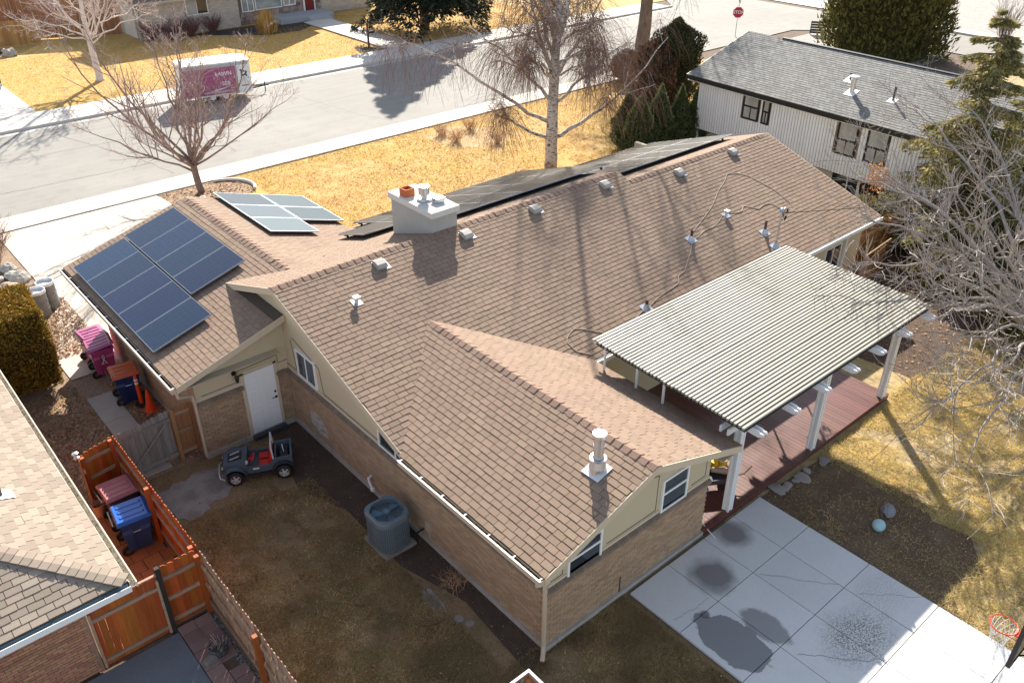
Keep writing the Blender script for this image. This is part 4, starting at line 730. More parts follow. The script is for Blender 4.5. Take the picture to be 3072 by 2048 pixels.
for (s0,s1,z0,z1),rl in zip(op,(.66,.62,.70,.70)): 
    wo=window('w',wh,(.55,-s0,z0),(0,-1,0),(-1,0,0),s1-s0,z1-z0,blk_m,rail=rl,fw=.085,dep=.05)
    b=B(); bx(b,.50,.535,-(s0+s1)/2-.02,-(s0+s1)/2+.02,z0+.085,z0+rl-.043); obj('glazing_bar',b,blk_m,wo)
glass_m=_g
b=B(); bx(b,1.05,1.099,-11.15,-8.3,.1,1.05); lo=obj('patio_window',b,blk_m,wh); b=B(); bx(b,1.03,1.05,-9.17,-9.11,.1,1.05); bx(b,1.03,1.05,-9.8,-9.68,.1,1.05); obj('window_bar',b,white_m,lo); b=B(); bx(b,1.044,1.0495,-10.5,-9.9,.2,.95); obj('pane',b,glass_m,lo)
b=B(); cyl(b,(1.75,-8.02,4.4),(1.75,-8.02,5.28),.11,n=14); lathe(b,(1.75,-8.02,5.28),[(.11,-.06),(.17,-.04),(.24,0),(.24,.06),(.0,.09)],16); f=obj('roof_flue',b,steel_m,wh); b=B(); boxes(b,[(1.7,-8.02,4.60)],[(.28,.26,.004)],ry(-math.atan(.34)),t=0.); obj('flashing',b,white_m,f)
b=B(); cyl(b,(1.9,-10.0,4.5),(1.9,-10.0,5.25),.05); f=obj('soil_pipe',b,dark_m,wh); b=B(); boxes(b,[(1.87,-10,4.65)],[(.2,.2,.004)],ry(-math.atan(.34)),t=0.); obj('flashing',b,white_m,f)
b=B(); cyl(b,(2.63,-7.28,4.8),(2.63,-7.28,5.2),.05); f=obj('soil_pipe',b,dark_m,wh); b=B(); boxes(b,[(2.6,-7.28,4.9)],[(.25,.2,.004)],ry(-math.atan(.34)),t=0.); obj('flashing',b,white_m,f)
wh.matrix_basis=Matrix.Translation((27.96,8.4,0))@Matrix.Rotation(TH,4,'Z')
# ================================================================= FAR HOUSE ACROSS THE STREET
fh=thing('brick_house','two-storey pale brick house with stone front and red door across the street','house',(26,56,0))
pb_m=M('pale_brick',(.58,.52,.455),.9,.12); pm_m=M('pale_mortar',(.40,.36,.32),.95,0)
stn_m=M('mottled_stone',(.27,.20,.175),.9,.4,[(1.5,.5,(.42,.36,.32),(.42,.62))],(12,.8,.04))
for q in ((15.4,24.0,53.63,53.9,0,2.9),(32.12,37.7,54.13,54.4,0,4.6)): obj('masonry_backing',bx(B(),*q),pm_m,fh)
def far_bricks(x0,x1,y,z1,holes):
    cn=[];hf=[]
    for r in range(int(z1/.10)):
        z=.06+r*.10; u=x0+(.15 if r%2 else 0)
        while u<x1:
            w_=min(.29,x1-u); cx=u+w_/2
            if not any(a0<cx<a1 and c0<z<c1 for a0,a1,c0,c1 in holes): cn.append((cx,y,z)); hf.append((w_/2-.008,.03,.042))
            u+=.30
    obj('brick_field',boxes(B(),cn,hf),pb_m,fh,kind='stuff')
far_bricks(15.4,24,53.61,2.85,[(19.4,21.4,1.4,2.8)]); far_bricks(32.12,37.7,54.11,3.2,[])
obj('stone_backing',bx(B(),24.0,32.12,54.2,54.4,0,4.6),stn_m,fh); obj('upper_wall',bx(B(),15.4,24,53.95,58,2.95,4.6),pb_m,fh); obj('house_core',bx(B(),15.5,37.6,54.5,64,0,4.4),pb_m,fh)
# facing stones, fitted in uneven courses
cn=[];hf=[];z=0
while z<2.6:
    h__=rng.uniform(.2,.4); x=24.0
    while x<32.1:
        w_=min(rng.uniform(.25,.65),32.12-x)
        if not(24.5<x+w_/2<29.65 and z+h__/2>1.0) and not(30.3<x+w_/2<31.55 and z>.3): cn.append((x+w_/2,54.17,z+h__/2)); hf.append((w_/2-.012,rng.uniform(.04,.08),h__/2-.012))
        x+=w_
    z+=h__
pieces('facing_stone',stn_m,fh,cn,hf)
prism(b:=B(),[(24.8,53.0,4.6),(33.1,53.0,4.6),(30.1,53.0,7.8)],(0,8,0)); obj('gable_roof',b,shingle_m,fh)
b=B(); prism(b,[(14.9,52.9,2.93),(24.3,52.9,2.93),(24.3,54.0,3.2),(14.9,54.0,3.2)],(0,0,-.1)); obj('eave_roof',b,shingle_m,fh); b=B(); bx(b,14.9,24.3,52.75,52.89,2.75,2.9); obj('gutter',b,M('grey_gutter',(.45,.42,.38),.6,.05),fh)
b=B(); prism(b,[(14.9,53.4,4.6),(24.6,53.4,4.6),(24.6,58,5.2),(14.9,58,5.2)],(0,0,-.15)); obj('upper_roof',b,shingle_m,fh)
b=B(); tubes(b,np.array([(15.6,52.95,2.8),(15.55,53.5,2.4),(15.55,53.52,.1)]),np.full(3,.05),6); obj('downpipe',b,M('brown_pipe',(.3,.22,.18),.6,.05),fh)
window('w',fh,(19.45,53.6,1.40),(1,0,0),(0,-1,0),1.9,1.45,vinyl_m,mull=[(.95,.05,1.4)],fw=.08,curtain=(.1,.9,.1,1.35))
glass_m=M('sky_reflecting_glass',(.20,.25,.27),.08,.05,[(.9,.6,(.36,.4,.41),(.42,.6))],spec=.6)  # whitish sky reflection put into the glass colour
window('w',fh,(24.5,54.10,.98),(1,0,0),(0,-1,0),1.15,1.9,vinyl_m,mull=[(.57,.05,1.85)],fw=.09); window('w',fh,(25.75,54.10,1.02),(1,0,0),(0,-1,0),2.55,1.85,vinyl_m,fw=.09); window('w',fh,(28.42,54.10,1.06),(1,0,0),(0,-1,0),1.2,1.8,vinyl_m,mull=[(.6,.05,1.75)],fw=.09)
glass_m=_g
b=B(); bx(b,30.5,31.4,54.02,54.12,.46,2.5); d=obj('door',b,M('dark_red_door',(.17,.02,.022),.4,0),fh); b=B(); cyl(b,(31.25,54.02,1.3),(31.25,53.95,1.3),.04,n=8); obj('door_handle',b,steel_m,d)
b=B(); bx(b,30.37,30.49,54.0,54.15,.45,2.6); obj('door_jamb',b,white_m,fh); b=B(); bx(b,31.41,31.53,54.0,54.15,.45,2.6); obj('door_jamb',b,white_m,fh)
pc_m=M('blue_grey_step',(.44,.46,.48),.85,.05,[(2,.3,(.36,.38,.4))])
obj('porch',bx(B(),26.9,32.1,51.9,54.1,0,.45),pc_m,fh)
for i in range(3): obj('step',bx(B(),29.5-.04*i,31.6,51.9-.35*(i+1),51.9-.35*i-.002,0,.45-.14*(i+1)+.02),pc_m,fh)
sheet('flower_bed',[(19,53.2),(21.7,51.1),(24.2,49.0),(27,48.9),(29.4,50.3),(29.4,53.5)],.004,M('dark_mulch',(.06,.045,.04),.95,0,[(10,.5,(.12,.09,.07))],(20,.9,.05)))
tg=thing('ornamental_grass','tall straw-coloured ornamental grass in the dark flower bed','ornamental grass',(24.6,49.9,0)); b=B()
n=900; a_=rng.uniform(0,6.28,n); r_=np.abs(rng.normal(0,.28,n)); le=rng.uniform(.6,2.2,n); P=np.stack([24.6+r_*np.cos(a_),49.9+r_*np.sin(a_),np.zeros(n)],1); Q=P+np.stack([np.cos(a_)*r_*.8,np.sin(a_)*r_*.8,le],1); dx=rng.normal(0,.02,(n,3)); dx[:,2]=0
b.add(np.stack([P-dx,P+dx,Q],1).reshape(-1,3),np.arange(3*n).reshape(-1,3),rng.random(n)); obj('blades',b,bladeF_m,tg,kind='stuff')
# far fences and garden stones
fy_m=M('honey_fence_wood',(.42,.24,.085),.8,.2,[((30,30,1.5),.4,(.3,.16,.06),(.42,.62))])
fence('wood_fence','honey-coloured board fence at the far top left','fence',(1.5,58.6),(9.2,58.1),1.85,(0,1),fy_m,fy_m,(),bw=.2)
fr_m=M('red_brown_fence_wood',(.30,.15,.075),.8,.2,[((30,30,1.5),.5,(.2,.09,.045),(.42,.62))])
fence('wood_fence','taller red-brown fence beside the pale brick house','fence',(7.0,60.5),(15.2,57.0),3.2,(0,1),fr_m,fr_m,(),bw=.2)
rock_m=M('pale_rock',(.50,.46,.41),.9,.15,[(4,.5,(.33,.3,.27))],(20,.8,.03))
def rock(x,y,r,label,group=None,s=(1,1,.7),seed=0,z=0,mat=None):
    q=np.random.default_rng(seed); n,m=10,7; V=[]
    for i in range(m):
        th=PI*i/(m-1)
        for j in range(n): V.append((math.sin(th)*math.cos(j*2*PI/n),math.sin(th)*math.sin(j*2*PI/n),math.cos(th)))
    V=np.array(V); f=1+.28*np.sin(V@q.normal(0,2.2,3)+q.uniform(0,6))+q.normal(0,.05,len(V)); V=V*f[:,None]*r*np.array(s); V[:,2]=np.maximum(V[:,2],-r*.3); V=V@rz(q.uniform(0,6)).T
    F=[(i*n+j,(i+1)*n+j,(i+1)*n+(j+1)%n,i*n+(j+1)%n) for i in range(m-1) for j in range(n)]
    return solo('garden_rock',B().add(V+np.array([x,y,z+r*.2]),F),mat or rock_m,label,'rock',group)
rock(6.1,55.2,.55,'pale boulder at the corner of the far lawn','pale far boulders',seed=3); rock(5.3,56.6,.6,'dark boulder in the shade below the honey-coloured fence','pale far boulders',seed=4,mat=M('dark_rock',(.12,.11,.1),.9,.1))
# ================================================================= PATIO COVER AND DECK
CX0,CX1,CY0,CY1=5.68,14.63,-6.15,-11.1; zc=lambda y:3.60+(y-CY0)*(.15/4.95)
cov_m=M('ivory_aluminium',(.33,.317,.272),.55,.05,[(1.5,.35,(.26,.245,.20)),(12,.3,(.22,.195,.15),(.55,.7))])
vin_m=M('white_aluminium',(.74,.75,.75),.4,.03)
pc=thing('patio_cover','ivory ribbed patio cover on white posts over the red deck','patio cover',(10,-8.6,0),)
N_=44; st=(CY0-CY1)/N_
for i in range(N_):
    y=CY0-(i+.5)*st; piece('slat',pmesh(cov_m),pc,mtx(ry(rng.normal(0,.0006)),((CX0+CX1)/2+rng.normal(0,.008),y+rng.normal(0,.002),zc(y)+rng.normal(0,.002)),(CX1-CX0,st*.56,.06)))
b=B(); prism(b,[(CX0+.04,CY0,zc(CY0)-.10),(CX1-.04,CY0,zc(CY0)-.10),(CX1-.04,CY1+.02,zc(CY1)-.10),(CX0+.04,CY1+.02,zc(CY1)-.10)],(0,0,-.008)); obj('pan_sheet',b,M('shaded_pan',(.055,.052,.046),.6,0),pc)  # sheet coloured dark to paint in the shade between the slats
for x in (14.35,12.95,11.55,10.2,8.85,7.5,6.1):
    y0=-11.42; z=zc(CY1)-.115
    for dx in (-.07,.07):
        b=B(); prism(b,[(x+dx-.022,CY0+.1,zc(CY0)-.115),(x+dx-.022,y0+.16,z),(x+dx-.022,y0+.12,z-.03),(x+dx-.022,y0+.04,z-.03),(x+dx-.022,y0,z-.07),(x+dx-.022,y0+.05,z-.12),(x+dx-.022,y0+.14,z-.165),(x+dx-.022,y0+.3,z-.165),(x+dx-.022,CY0+.1,zc(CY0)-.25)],(.044,0,0)); obj('rafter',b,vin_m,pc)
for dy in (-.11,.11): obj('beam',bx(B(),5.7,14.75,-10.55+dy-.025,-10.55+dy+.025,3.02,3.19),vin_m,pc)
for x,y in ((14.2,-10.55),(10.3,-10.55),(6.45,-10.55)):
    b=B(); p=[(-.085,-.085),(-.04,-.085),(-.03,-.065),(.03,-.065),(.04,-.085),(.085,-.085),(.085,-.04),(.065,-.03),(.065,.03),(.085,.04),(.085,.085),(.04,.085),(.03,.065),(-.03,.065),(-.04,.085),(-.085,.085),(-.085,.04),(-.065,.03),(-.065,-.03),(-.085,-.04)]
    prism(b,[(x+1.15*a,y+1.15*c,.18) for a,c in p],(0,0,3.0)); obj('post',b,vin_m,pc)
for x,y in ((5.75,-6.6),(5.8,-7.7),(5.8,-8.6),(8,-6.2),(10.5,-6.2),(13,-6.2)): obj('riser_bracket',bx(B(),x-.02,x+.02,y-.03,y+.03,2.6,3.5),vin_m,pc)
dk_m=M('red_deck_board',(.125,.044,.037),.36,.16,[((25,1.2,25),.45,(.17,.085,.07),(.52,.68)),(.7,.4,(.12,.055,.045))],(60,.3,.004),spec=.55)
dk=thing('wooden_deck','dark red board deck under the patio cover','deck',(10,-8.4,0)); n=64; x0,x1=5.36,14.52
for i in range(n):
    w_=(x1-x0)/n; piece('deck_board',pmesh(dk_m),dk,mtx(None,(x0+(i+.5)*w_,-8.12,.165+rng.normal(0,.0012)),(w_-.007,5.1,.03)))
b=B(); bx(b,x0,x1-.02,-10.66,-10.63,0,.148); obj('deck_fascia',b,dk_m,dk); b=B(); bx(b,x1-.05,x1-.02,-10.62,-5.6,0,.148); obj('deck_fascia',b,dk_m,dk); obj('deck_joist',bx(B(),x0+.05,x1-.1,-10.6,-5.7,.02,.12),fp_m,dk)
# things lying about on the deck and yard
def rings(b,c,r,k,tr,ax=(1,0,0)): 
    a=np.linspace(0,2*PI,18); tubes(b,np.stack([c[0]+r*np.cos(a),c[1]+r*np.sin(a),np.full(18,c[2])],1),np.full(18,tr),5)
def ball(b,c,r,n=18,m=11,t=0.): lathe(b,c,[(r*math.sin(PI*i/(m-1)),-r*math.cos(PI*i/(m-1))) for i in range(m)],n,t)
t=thing('toy_wagon','blue-wheeled toy wagon on the deck heaped with toys','toy wagon',(6.9,-9.75,.18)); R=rz(-.55)
b=B(); boxes(b,[(6.9,-9.75,.46)],[(.5,.26,.02)],R,t=0.); boxes(b,[R@np.array([0,s*.25,0])+np.array([6.9,-9.75,.53]) for s in (-1,1)],[(.5,.015,.06)],R,t=0.); obj('tray',b,M('dark_tray',(.06,.05,.06),.5,0),t)
for sx in (-.36,.36):
    for sy in (-.24,.24):
        c=R@np.array([sx,sy,0])+np.array([6.9,-9.75,.31]); d=R@np.array([0,.045,0]); w_=obj('wheel',cyl(B(),c-d,c+d,.12,n=14),M('blue_plastic',(.02,.10,.33),.4,.05),t); obj('hub',cyl(B(),c-d*1.15,c+d*1.15,.05,n=8),M('orange_plastic',(.75,.16,.03),.4,.05),w_)
b=B(); tubes(b,np.array([(7.3,-10.0,.45),(7.6,-10.2,.5),(7.75,-10.3,.75)]),np.full(3,.014),5); obj('handle',b,black_m,t)
b=B(); ball(b,(6.78,-9.45,.62),.16); o=solo('toy_ball',b,M('teal_ball',(.03,.16,.22),.35,0,[(9,.8,(.01,.04,.08),(.48,.55))]),'dark teal patterned ball on the toy wagon','ball',smooth=True)
b=B(); cyl(b,(6.95,-9.60,.62),(7.25,-9.85,.56),.07,.10,12); q=thing('toy_cannon','tan toy tube with an orange mouth on the wagon','toy',(7.1,-9.7,.55)); obj('tube',b,M('tan_plastic',(.4,.28,.2),.5,0),q); b=B(); cyl(b,(7.25,-9.85,.56),(7.40,-9.97,.53),.10,.13,12); obj('mouth',b,M('orange_red_plastic',(.75,.13,.03),.4,0),q)
q=thing('toy_digger','yellow toy digger standing behind the white deck post','toy',(7.5,-9.4,.18)); ym=M('yellow_plastic',(.75,.45,.02),.4,0); b=B(); bx(b,7.35,7.75,-9.55,-9.25,.3,.48); bx(b,7.45,7.65,-9.5,-9.3,.48,.72); tubes(b,np.array([(7.4,-9.4,.5),(7.25,-9.5,.8),(7.1,-9.62,.6)]),np.full(3,.04),6); obj('body',b,ym,q)
for yy in (-9.58,-9.22): obj('track',bx(B(),7.3,7.8,yy-.05,yy+.05,.182,.32),black_m,q)
solo('white_stick',cyl(B(),(5.55,-10.35,.22),(5.46,-10.95,.08),.014,n=6),vinyl_m,'thin white stick lying across the deck edge by the house corner','stick')
for i,(x,y,r) in enumerate(((8.25,-10.85,.20),(8.55,-10.98,.15),(9.2,-11.05,.2),(9.55,-10.95,.13),(10.25,-11.05,.17),(8.95,-11.0,.12))): rock(x,y,r,('largest flat stone against the deck edge, nearest the patio','small stone in the row along the deck edge')[0 if i==0 else 1],None if i==0 else 'stones along the deck edge',(1.3,.9,.25),40+i,0,M('grey_stone',(.27,.24,.22),.9,.2) if i==0 else bpy.data.materials['grey_stone'])
b=B(); ball(b,(8.95,-13.42,.12),.165,22,13); solo('play_ball',b,M('pale_blue_ball',(.28,.52,.60),.45,0,[(4,.6,(.5,.58,.6),(.45,.6))]),'pale blue ball lying in a hollow of the shaded lawn','ball',smooth=True)
rock(9.72,-13.25,.22,'grey rock half buried beside the pale blue ball',None,(1.1,.8,.55),61,0,M('blue_grey_rock',(.26,.26,.27),.9,.1,[(9,.5,(.17,.17,.17))]))
# ================================================================= WHEELED BINS
def bin_(label,loc,ang,body,lid,group,lidang=0.,ribbon=False,bar=None,recess=True):
    t=thing('wheeled_bin',label,'bin',(0,0,0),group); b=B()
    b.add([(-.27,-.29,.06),(.27,-.29,.06),(.27,.29,.06),(-.27,.29,.06),(-.33,-.38,.98),(.36,-.38,.98),(.36,.38,.98),(-.33,.38,.98)],CF); 
    if recess:
        for s in (-1,1): b.add([(s*.12,-.335,.07),(s*.27,-.335,.07),(s*.27,-.285,.07),(s*.12,-.285,.07),(s*.09,-.405,.70),(s*.31,-.405,.70),(s*.33,-.355,.78),(s*.09,-.355,.78)],CF)
    obj('body',b,body,t)
    b=B(); bx(b,-.36,.39,-.41,.41,.955,1.005); obj('rim',b,body,t)
    b=B(); V=lambda x,y,z:(x,y,z)
    b.add([(-.40,-.43,0),(.42,-.43,0),(.42,.43,0),(-.40,.43,0),(-.36,-.36,.075),(.34,-.36,.06),(.34,.36,.06),(-.36,.36,.075)],CF)
    for yy in (-.2,0,.2): b.add([(-.30,yy-.045,.07),(.30,yy-.045,.06),(.30,yy+.045,.06),(-.30,yy+.045,.07),(-.27,yy-.03,.092),(.26,yy-.03,.082),(.26,yy+.03,.082),(-.27,yy+.03,.092)],CF)
    lo=obj('lid',b,lid,t); lo.matrix_basis=Matrix.Translation((0,0,1.01))@Matrix.Translation((-.4,0,0))@Matrix.Rotation(-lidang,4,'Y')@Matrix.Translation((.4,0,0))
    h=B(); tubes(h,np.array([(-.38,-.3,.98),(-.47,-.3,1.0),(-.47,.3,1.0),(-.38,.3,.98)]),np.full(4,.018),6); obj('handle_bar',h,black_m,t)
    for s in (-1,1): wo=obj('wheel',cyl(B(),(-.31,s*.27,.14),(-.31,s*.34,.14),.14,n=16),black_m,t); obj('hub',cyl(B(),(-.31,s*.265,.14),(-.31,s*.345,.14),.06,n=10),M('bin_hub',(.09,.09,.1),.5,0) if 'bin_hub' not in bpy.data.materials else bpy.data.materials['bin_hub'],wo)
    if bar: obj('grip_bar',cyl(B(),(-.1,-.37,.68),(.1,-.37,.68),.012,n=6),bar,t)
    if ribbon:
        b=B(); c=np.array([.0,-.40,.66]); L=[(-.06,-.13),(-.01,-.02),(.035,.07),(.02,.115),(0,.125),(-.02,.115),(-.035,.07),(.01,-.02),(.06,-.13)]
        tubes(b,np.array([(c[0]+x*1.1,c[1]-.012-.0165*(1-(z+.13)/.25)*0-.074*0+ (0.66-(.66+z))*-.075,c[2]+z*1.1) for x,z in L]),np.full(9,.011),4); bx(b,-.12,.12,-.375,-.372,.485,.5); obj('ribbon_emblem',b,white_m,t)
    place(t,loc,ang); return t
pink_m=M('magenta_plastic',(.42,.055,.19),.35,.03,[(3,.2,(.36,.05,.16))],spec=.5); pinkl_m=M('magenta_lid',(.40,.10,.24),.28,.03,spec=.6)
navy_m=M('navy_plastic',(.012,.032,.12),.4,.03,spec=.45); orl_m=M('rust_orange_lid',(.50,.10,.035),.35,.03,[(5,.3,(.4,.09,.04))],spec=.5)
blue_m=M('blue_plastic_bin',(.025,.075,.24),.45,.03,[(3,.3,(.04,.09,.25))]); bluel_m=M('bright_blue_lid',(.012,.11,.48),.28,.02,spec=.6); rose_m=M('faded_rose_lid',(.42,.14,.15),.4,.03,[(3,.3,(.36,.12,.14))])
G='wheeled bins'
bin_('magenta bin farthest up the side path, lid in full sun',(-3.36,7.72,0),0.05,pink_m,pinkl_m,G,0.0)
bin_('magenta bin with a white ribbon emblem, its lid propped slightly open',(-3.42,6.85,0),-.12,pink_m,pinkl_m,G,.14,ribbon=True)
bin_('navy bin with a rust-orange lid by the garage wall',(-3.36,4.80,0),-.14,navy_m,orl_m,G,.0,bar=steel_m)
bin_('blue bin with a bright blue lid inside the orange fence',(-5.50,-1.62,0.03),-.12,blue_m,bluel_m,G,.03,bar=white_m)
bin_('bin with a faded rose lid just behind the bright blue bin',(-5.44,-.55,0.03),.0,M('rose_body',(.10,.06,.07),.5,0),rose_m,G,.0)
b=B(); lathe(b,(-5.88,.02,.02),[(.0,0),(.13,0),(.16,.36),(.172,.36),(.172,.38),(.155,.38),(.125,.03),(0,.03)],18); t=thing('bucket','peach plastic bucket beside the rose-lidded bin','bucket',(-5.88,.02,0)); obj('pail',b,M('peach_plastic',(.62,.33,.2),.5,0),t)
b=B(); a=np.linspace(0,PI,10); tubes(b,np.stack([-5.88+.17*np.cos(a),np.full(10,.02)-.06*np.sin(a),.37+.10*np.sin(a)],1),np.full(10,.005),4); obj('handle',b,steel_m,t)
or_m=M('safety_orange',(.80,.075,.018),.45,.02,spec=.4)
t=thing('traffic_cone','orange traffic cone on a square base by the garage wall','traffic cone',(-3.12,3.75,0)); b=B(); lathe(b,(-3.12,3.75,.03),[(.16,0),(.15,.03),(.035,.70),(.03,.72),(0,.72)],18); obj('cone',b,or_m,t); b=B(); boxes(b,[(-3.12,3.75,.015)],[(.2,.2,.017)],rz(.3),t=0.); obj('base',b,M('faded_orange',(.55,.12,.06),.6,0),t)
t=thing('delineator_post','tall orange delineator post with two white bands beside the cone','delineator',(-3.22,4.25,0)); b=B(); lathe(b,(-3.22,4.25,.05),[(.06,0),(.058,.55),(.05,.95),(.035,.98),(0,1.0)],14); obj('tube',b,or_m,t); 
for z in (.70,.82): obj('reflective_band',lathe(B(),(-3.22,4.25,.05),[(.0585,z),(.057,z+.075)],14),white_m,t)
b=B(); a=np.linspace(0,2*PI,12); tubes(b,np.stack([-3.22+.045*np.cos(a),np.full(12,4.25),1.10+.06*np.sin(a)],1),np.full(12,.014),5); obj('ring_handle',b,or_m,t); obj('base',lathe(B(),(-3.22,4.25,0),[(.2,0),(.2,.04),(.07,.06),(0,.06)],12),black_m,t)
def drum(x,y,label,op):
    t=thing('metal_drum',label,'drum',(x,y,0),'metal drums behind the hedge'); b=B(); pr=[(.0,0),(.30,0),(.31,.02)]
    for z in (.3,.6): pr+=[(.30,z-.03),(.318,z),(.30,z+.03)]
    pr+=[(.30,.9),(.318,.91),(.318,.93)]; lathe(b,(x,y,0),pr,22); obj('shell',b,M('grey_drum',(.17,.18,.19),.4,.05,[(4,.4,(.26,.25,.24))],metal=.4) if 'grey_drum' not in bpy.data.materials else bpy.data.materials['grey_drum'],t)
    b=B(); lathe(b,(x,y,0),[(.318,.93),(.315,1.035),(.28,1.035),(.27,.93),(0,.925)] ,22); obj('drum_lid',b,M('pale_lid'+label[:3],(.62,.64,.66),.35,0,metal=.3),t)
drum(-3.86,12.05,'grey steel drum with a pale top just behind the clipped hedge',1); drum(-3.42,12.55,'paler drum partly hidden behind the grey steel drum',0)
for i,(x,y,r,l) in enumerate(((-3.75,16.7,.32,'rearmost pale rock of the pile beside the driveway'),(-3.95,16.1,.3,'middle pale rock of the pile beside the driveway'),(-3.75,15.6,.38,'flat pale rock of the pile beside the driveway'),(-4.2,15.1,.33,'tan rounded rock nearest the hedge'),(-4.4,16.0,.3,'leftmost pale rock of the pile beside the driveway'))): rock(x,y,r,l,'rock pile beside the driveway',(1.1,.9,.6),70+i,0,M('tan_rock',(.52,.38,.27),.9,.1) if i==3 else None)
# ================================================================= RIDE-ON TOY CAR
jp=thing('ride_on_car','grey-blue ride-on toy off-road car with red seats on the back lawn','toy car',(0,0,0))
jb_m=M('slate_blue_plastic',(.075,.098,.122),.38,.03,[(6,.2,(.06,.08,.10))],spec=.5); jr_m=M('red_seat_plastic',(.55,.02,.02),.4,.03); jk_m=M('charcoal_plastic',(.028,.03,.034),.5,.05); js_m=M('silver_plastic',(.6,.6,.6),.35,.02,metal=.3)
b=B()
for s in (-1,1): prism(b,[(-.92,s*.40,.30),(.30,s*.40,.26),(.30,s*.40,.50),(.12,s*.40,.46),(-.30,s*.40,.46),(-.42,s*.40,.62),(-.92,s*.40,.66)],(0,-s*.05,0))
bx(b,-.92,.88,-.345,.345,.24,.29); bx(b,-.92,-.87,-.35,.35,.29,.66); bx(b,-.50,-.46,-.345,.345,.29,.6); obj('body_tub',b,jb_m,jp)
b=B(); b.add([(.28,-.38,.30),(.92,-.32,.30),(.92,.32,.30),(.28,.38,.30),(.28,-.37,.64),(.90,-.29,.56),(.90,.29,.56),(.28,.37,.64)],CF); hd=obj('hood',b,jb_m,jp)
b=B(); bx(b,.42,.78,-.17,.17,.615,.632); obj('hood_scoop',boxes(B(),[(.6,0,.615)],[(.18,.17,.012)],ry(.13),t=0.),jk_m,hd); 
for yy in (.10,-.12): obj('hood_stripe',boxes(B(),[(.6,yy,.632)],[(.13,.018,.004)],ry(.13)@rz(.25),t=0.),js_m,hd)
b=B(); bx(b,.901,.925,-.26,.26,.33,.53); gr=obj('grille',b,jk_m,jp)
for i in range(6): obj('grille_bar',bx(B(),.926,.932,-.21+i*.08,-.185+i*.08,.36,.5),jb_m,gr)
for s in (-1,1): obj('headlight',cyl(B(),(.92,s*.235,.45),(.945,s*.235,.45),.05,n=12),js_m,jp)
for s in (-1,1):
    a=np.linspace(.1,PI-.1,9)
    for cx in (.62,-.66):
        b=B(); P=np.array([(cx+.30*math.cos(q),0,.22+.30*math.sin(q)) for q in a]); 
        b.add(np.r_[P+[0,s*.36,0],P+[0,s*.52,0],P+[0,s*.36,.03],P+[0,s*.52,.03]],[(i,i+1,i+10,i+9) for i in range(8)]+[(i+18,i+27,i+28,i+19) for i in range(8)]+[(i+9,i+10,i+28,i+27) for i in range(8)]+[(i,i+18,i+19,i+1) for i in range(8)]); obj('fender',b,jk_m if cx<0 else jb_m,jp)
for cx in (.62,-.66):
    for s in (-1,1):
        b=B(); lathe(b,(0,0,0),[(.11,-.085),(.19,-.085),(.215,-.06),(.215,.06),(.19,.085),(.11,.085)],26)
        for k in range(26):
            a=k*2*PI/26; boxes(b,[(.215*math.cos(a),.215*math.sin(a),(-1)**k*.035)],[(.012,.016,.04)],rz(a),t=0.)
        b.V=[v@rx(PI/2).T+np.array([cx,s*.44,.215]) for v in b.V]; wo=obj('wheel',b,black_m,jp)
        b=B(); lathe(b,(0,0,0),[(.10,-.05),(.125,-.088),(.132,-.09),(.132,-.08),(.12,-.06)],22)
        for k in range(5): 
            a=k*2*PI/5; boxes(b,[(.065*math.cos(a),.065*math.sin(a),-.078)],[(.06,.022,.008)],rz(a),t=0.)
        lathe(b,(0,0,0),[(0,-.095),(.032,-.09),(.032,-.06)],12)
        b.V=[(v*np.array([1,1,s]))@rx(PI/2).T+np.array([cx,s*.44,.215]) for v in b.V]; obj('rim',b,js_m,wo)
b=B(); tubes(b,np.array([(.30,-.37,.62),(.24,-.35,.92),(.24,.35,.92),(.30,.37,.62)]),np.full(4,.02),6); bx(b,.27,.29,-.33,.33,.62,.66); obj('windscreen_frame',b,jb_m,jp)
b=B(); tubes(b,np.array([(-.42,-.36,.6),(-.40,-.34,.98),(-.40,.34,.98),(-.42,.36,.6)]),np.full(4,.024),6); obj('roll_bar',b,M('pale_grey_plastic',(.55,.56,.58),.4,0),jp)
for yy in (-.17,.17):
    b=B(); bx(b,-.30,-.02,yy-.13,yy+.13,.30,.40); boxes(b,[(-.34,yy,.52)],[(.04,.13,.19)],ry(-.2),t=0.); obj('seat',b,jr_m,jp)
b=B(); a=np.linspace(0,2*PI,16); q=np.stack([np.zeros(16),.12*np.cos(a),.12*np.sin(a)],1)@ry(-.6).T+np.array([.14,.17,.62]); tubes(b,q,np.full(16,.018),6); cyl(b,(.28,.17,.55),(.14,.17,.62),.03); obj('steering_wheel',b,jr_m,jp)
b=B(); bx(b,.25,.30,-.34,.34,.5,.63); obj('dashboard',b,jk_m,jp)
b=B(); tubes(b,np.array([(.90,-.40,.16),(1.02,-.36,.2),(1.05,-.2,.26),(1.05,.2,.26),(1.02,.36,.2),(.90,.40,.16)]),np.full(6,.02),7); obj('front_bar',b,js_m,jp)
b=B(); bx(b,-.80,-.60,-.30,.30,.50,.52); bx(b,-.86,-.52,-.28,.28,.30,.33); obj('cargo_tray',b,jk_m,jp)
b=B(); tubes(b,np.array([(-.7,.0,.5),(-.68,.0,.78)]),np.full(2,.012),5); obj('aerial',b,white_m,jp)
obj('side_badge',bx(B(),-.02,.14,.401,.405,.38,.42),white_m,jp); obj('side_mirror',bx(B(),.24,.30,.38,.46,.64,.70),js_m,jp)
for s in (-1,1): obj('running_board',bx(B(),-.34,.30,s*.42-.035,s*.42+.035,.2,.24),jk_m,jp)
place(jp,(-1.92,-1.02,0),math.radians(154),1.0)
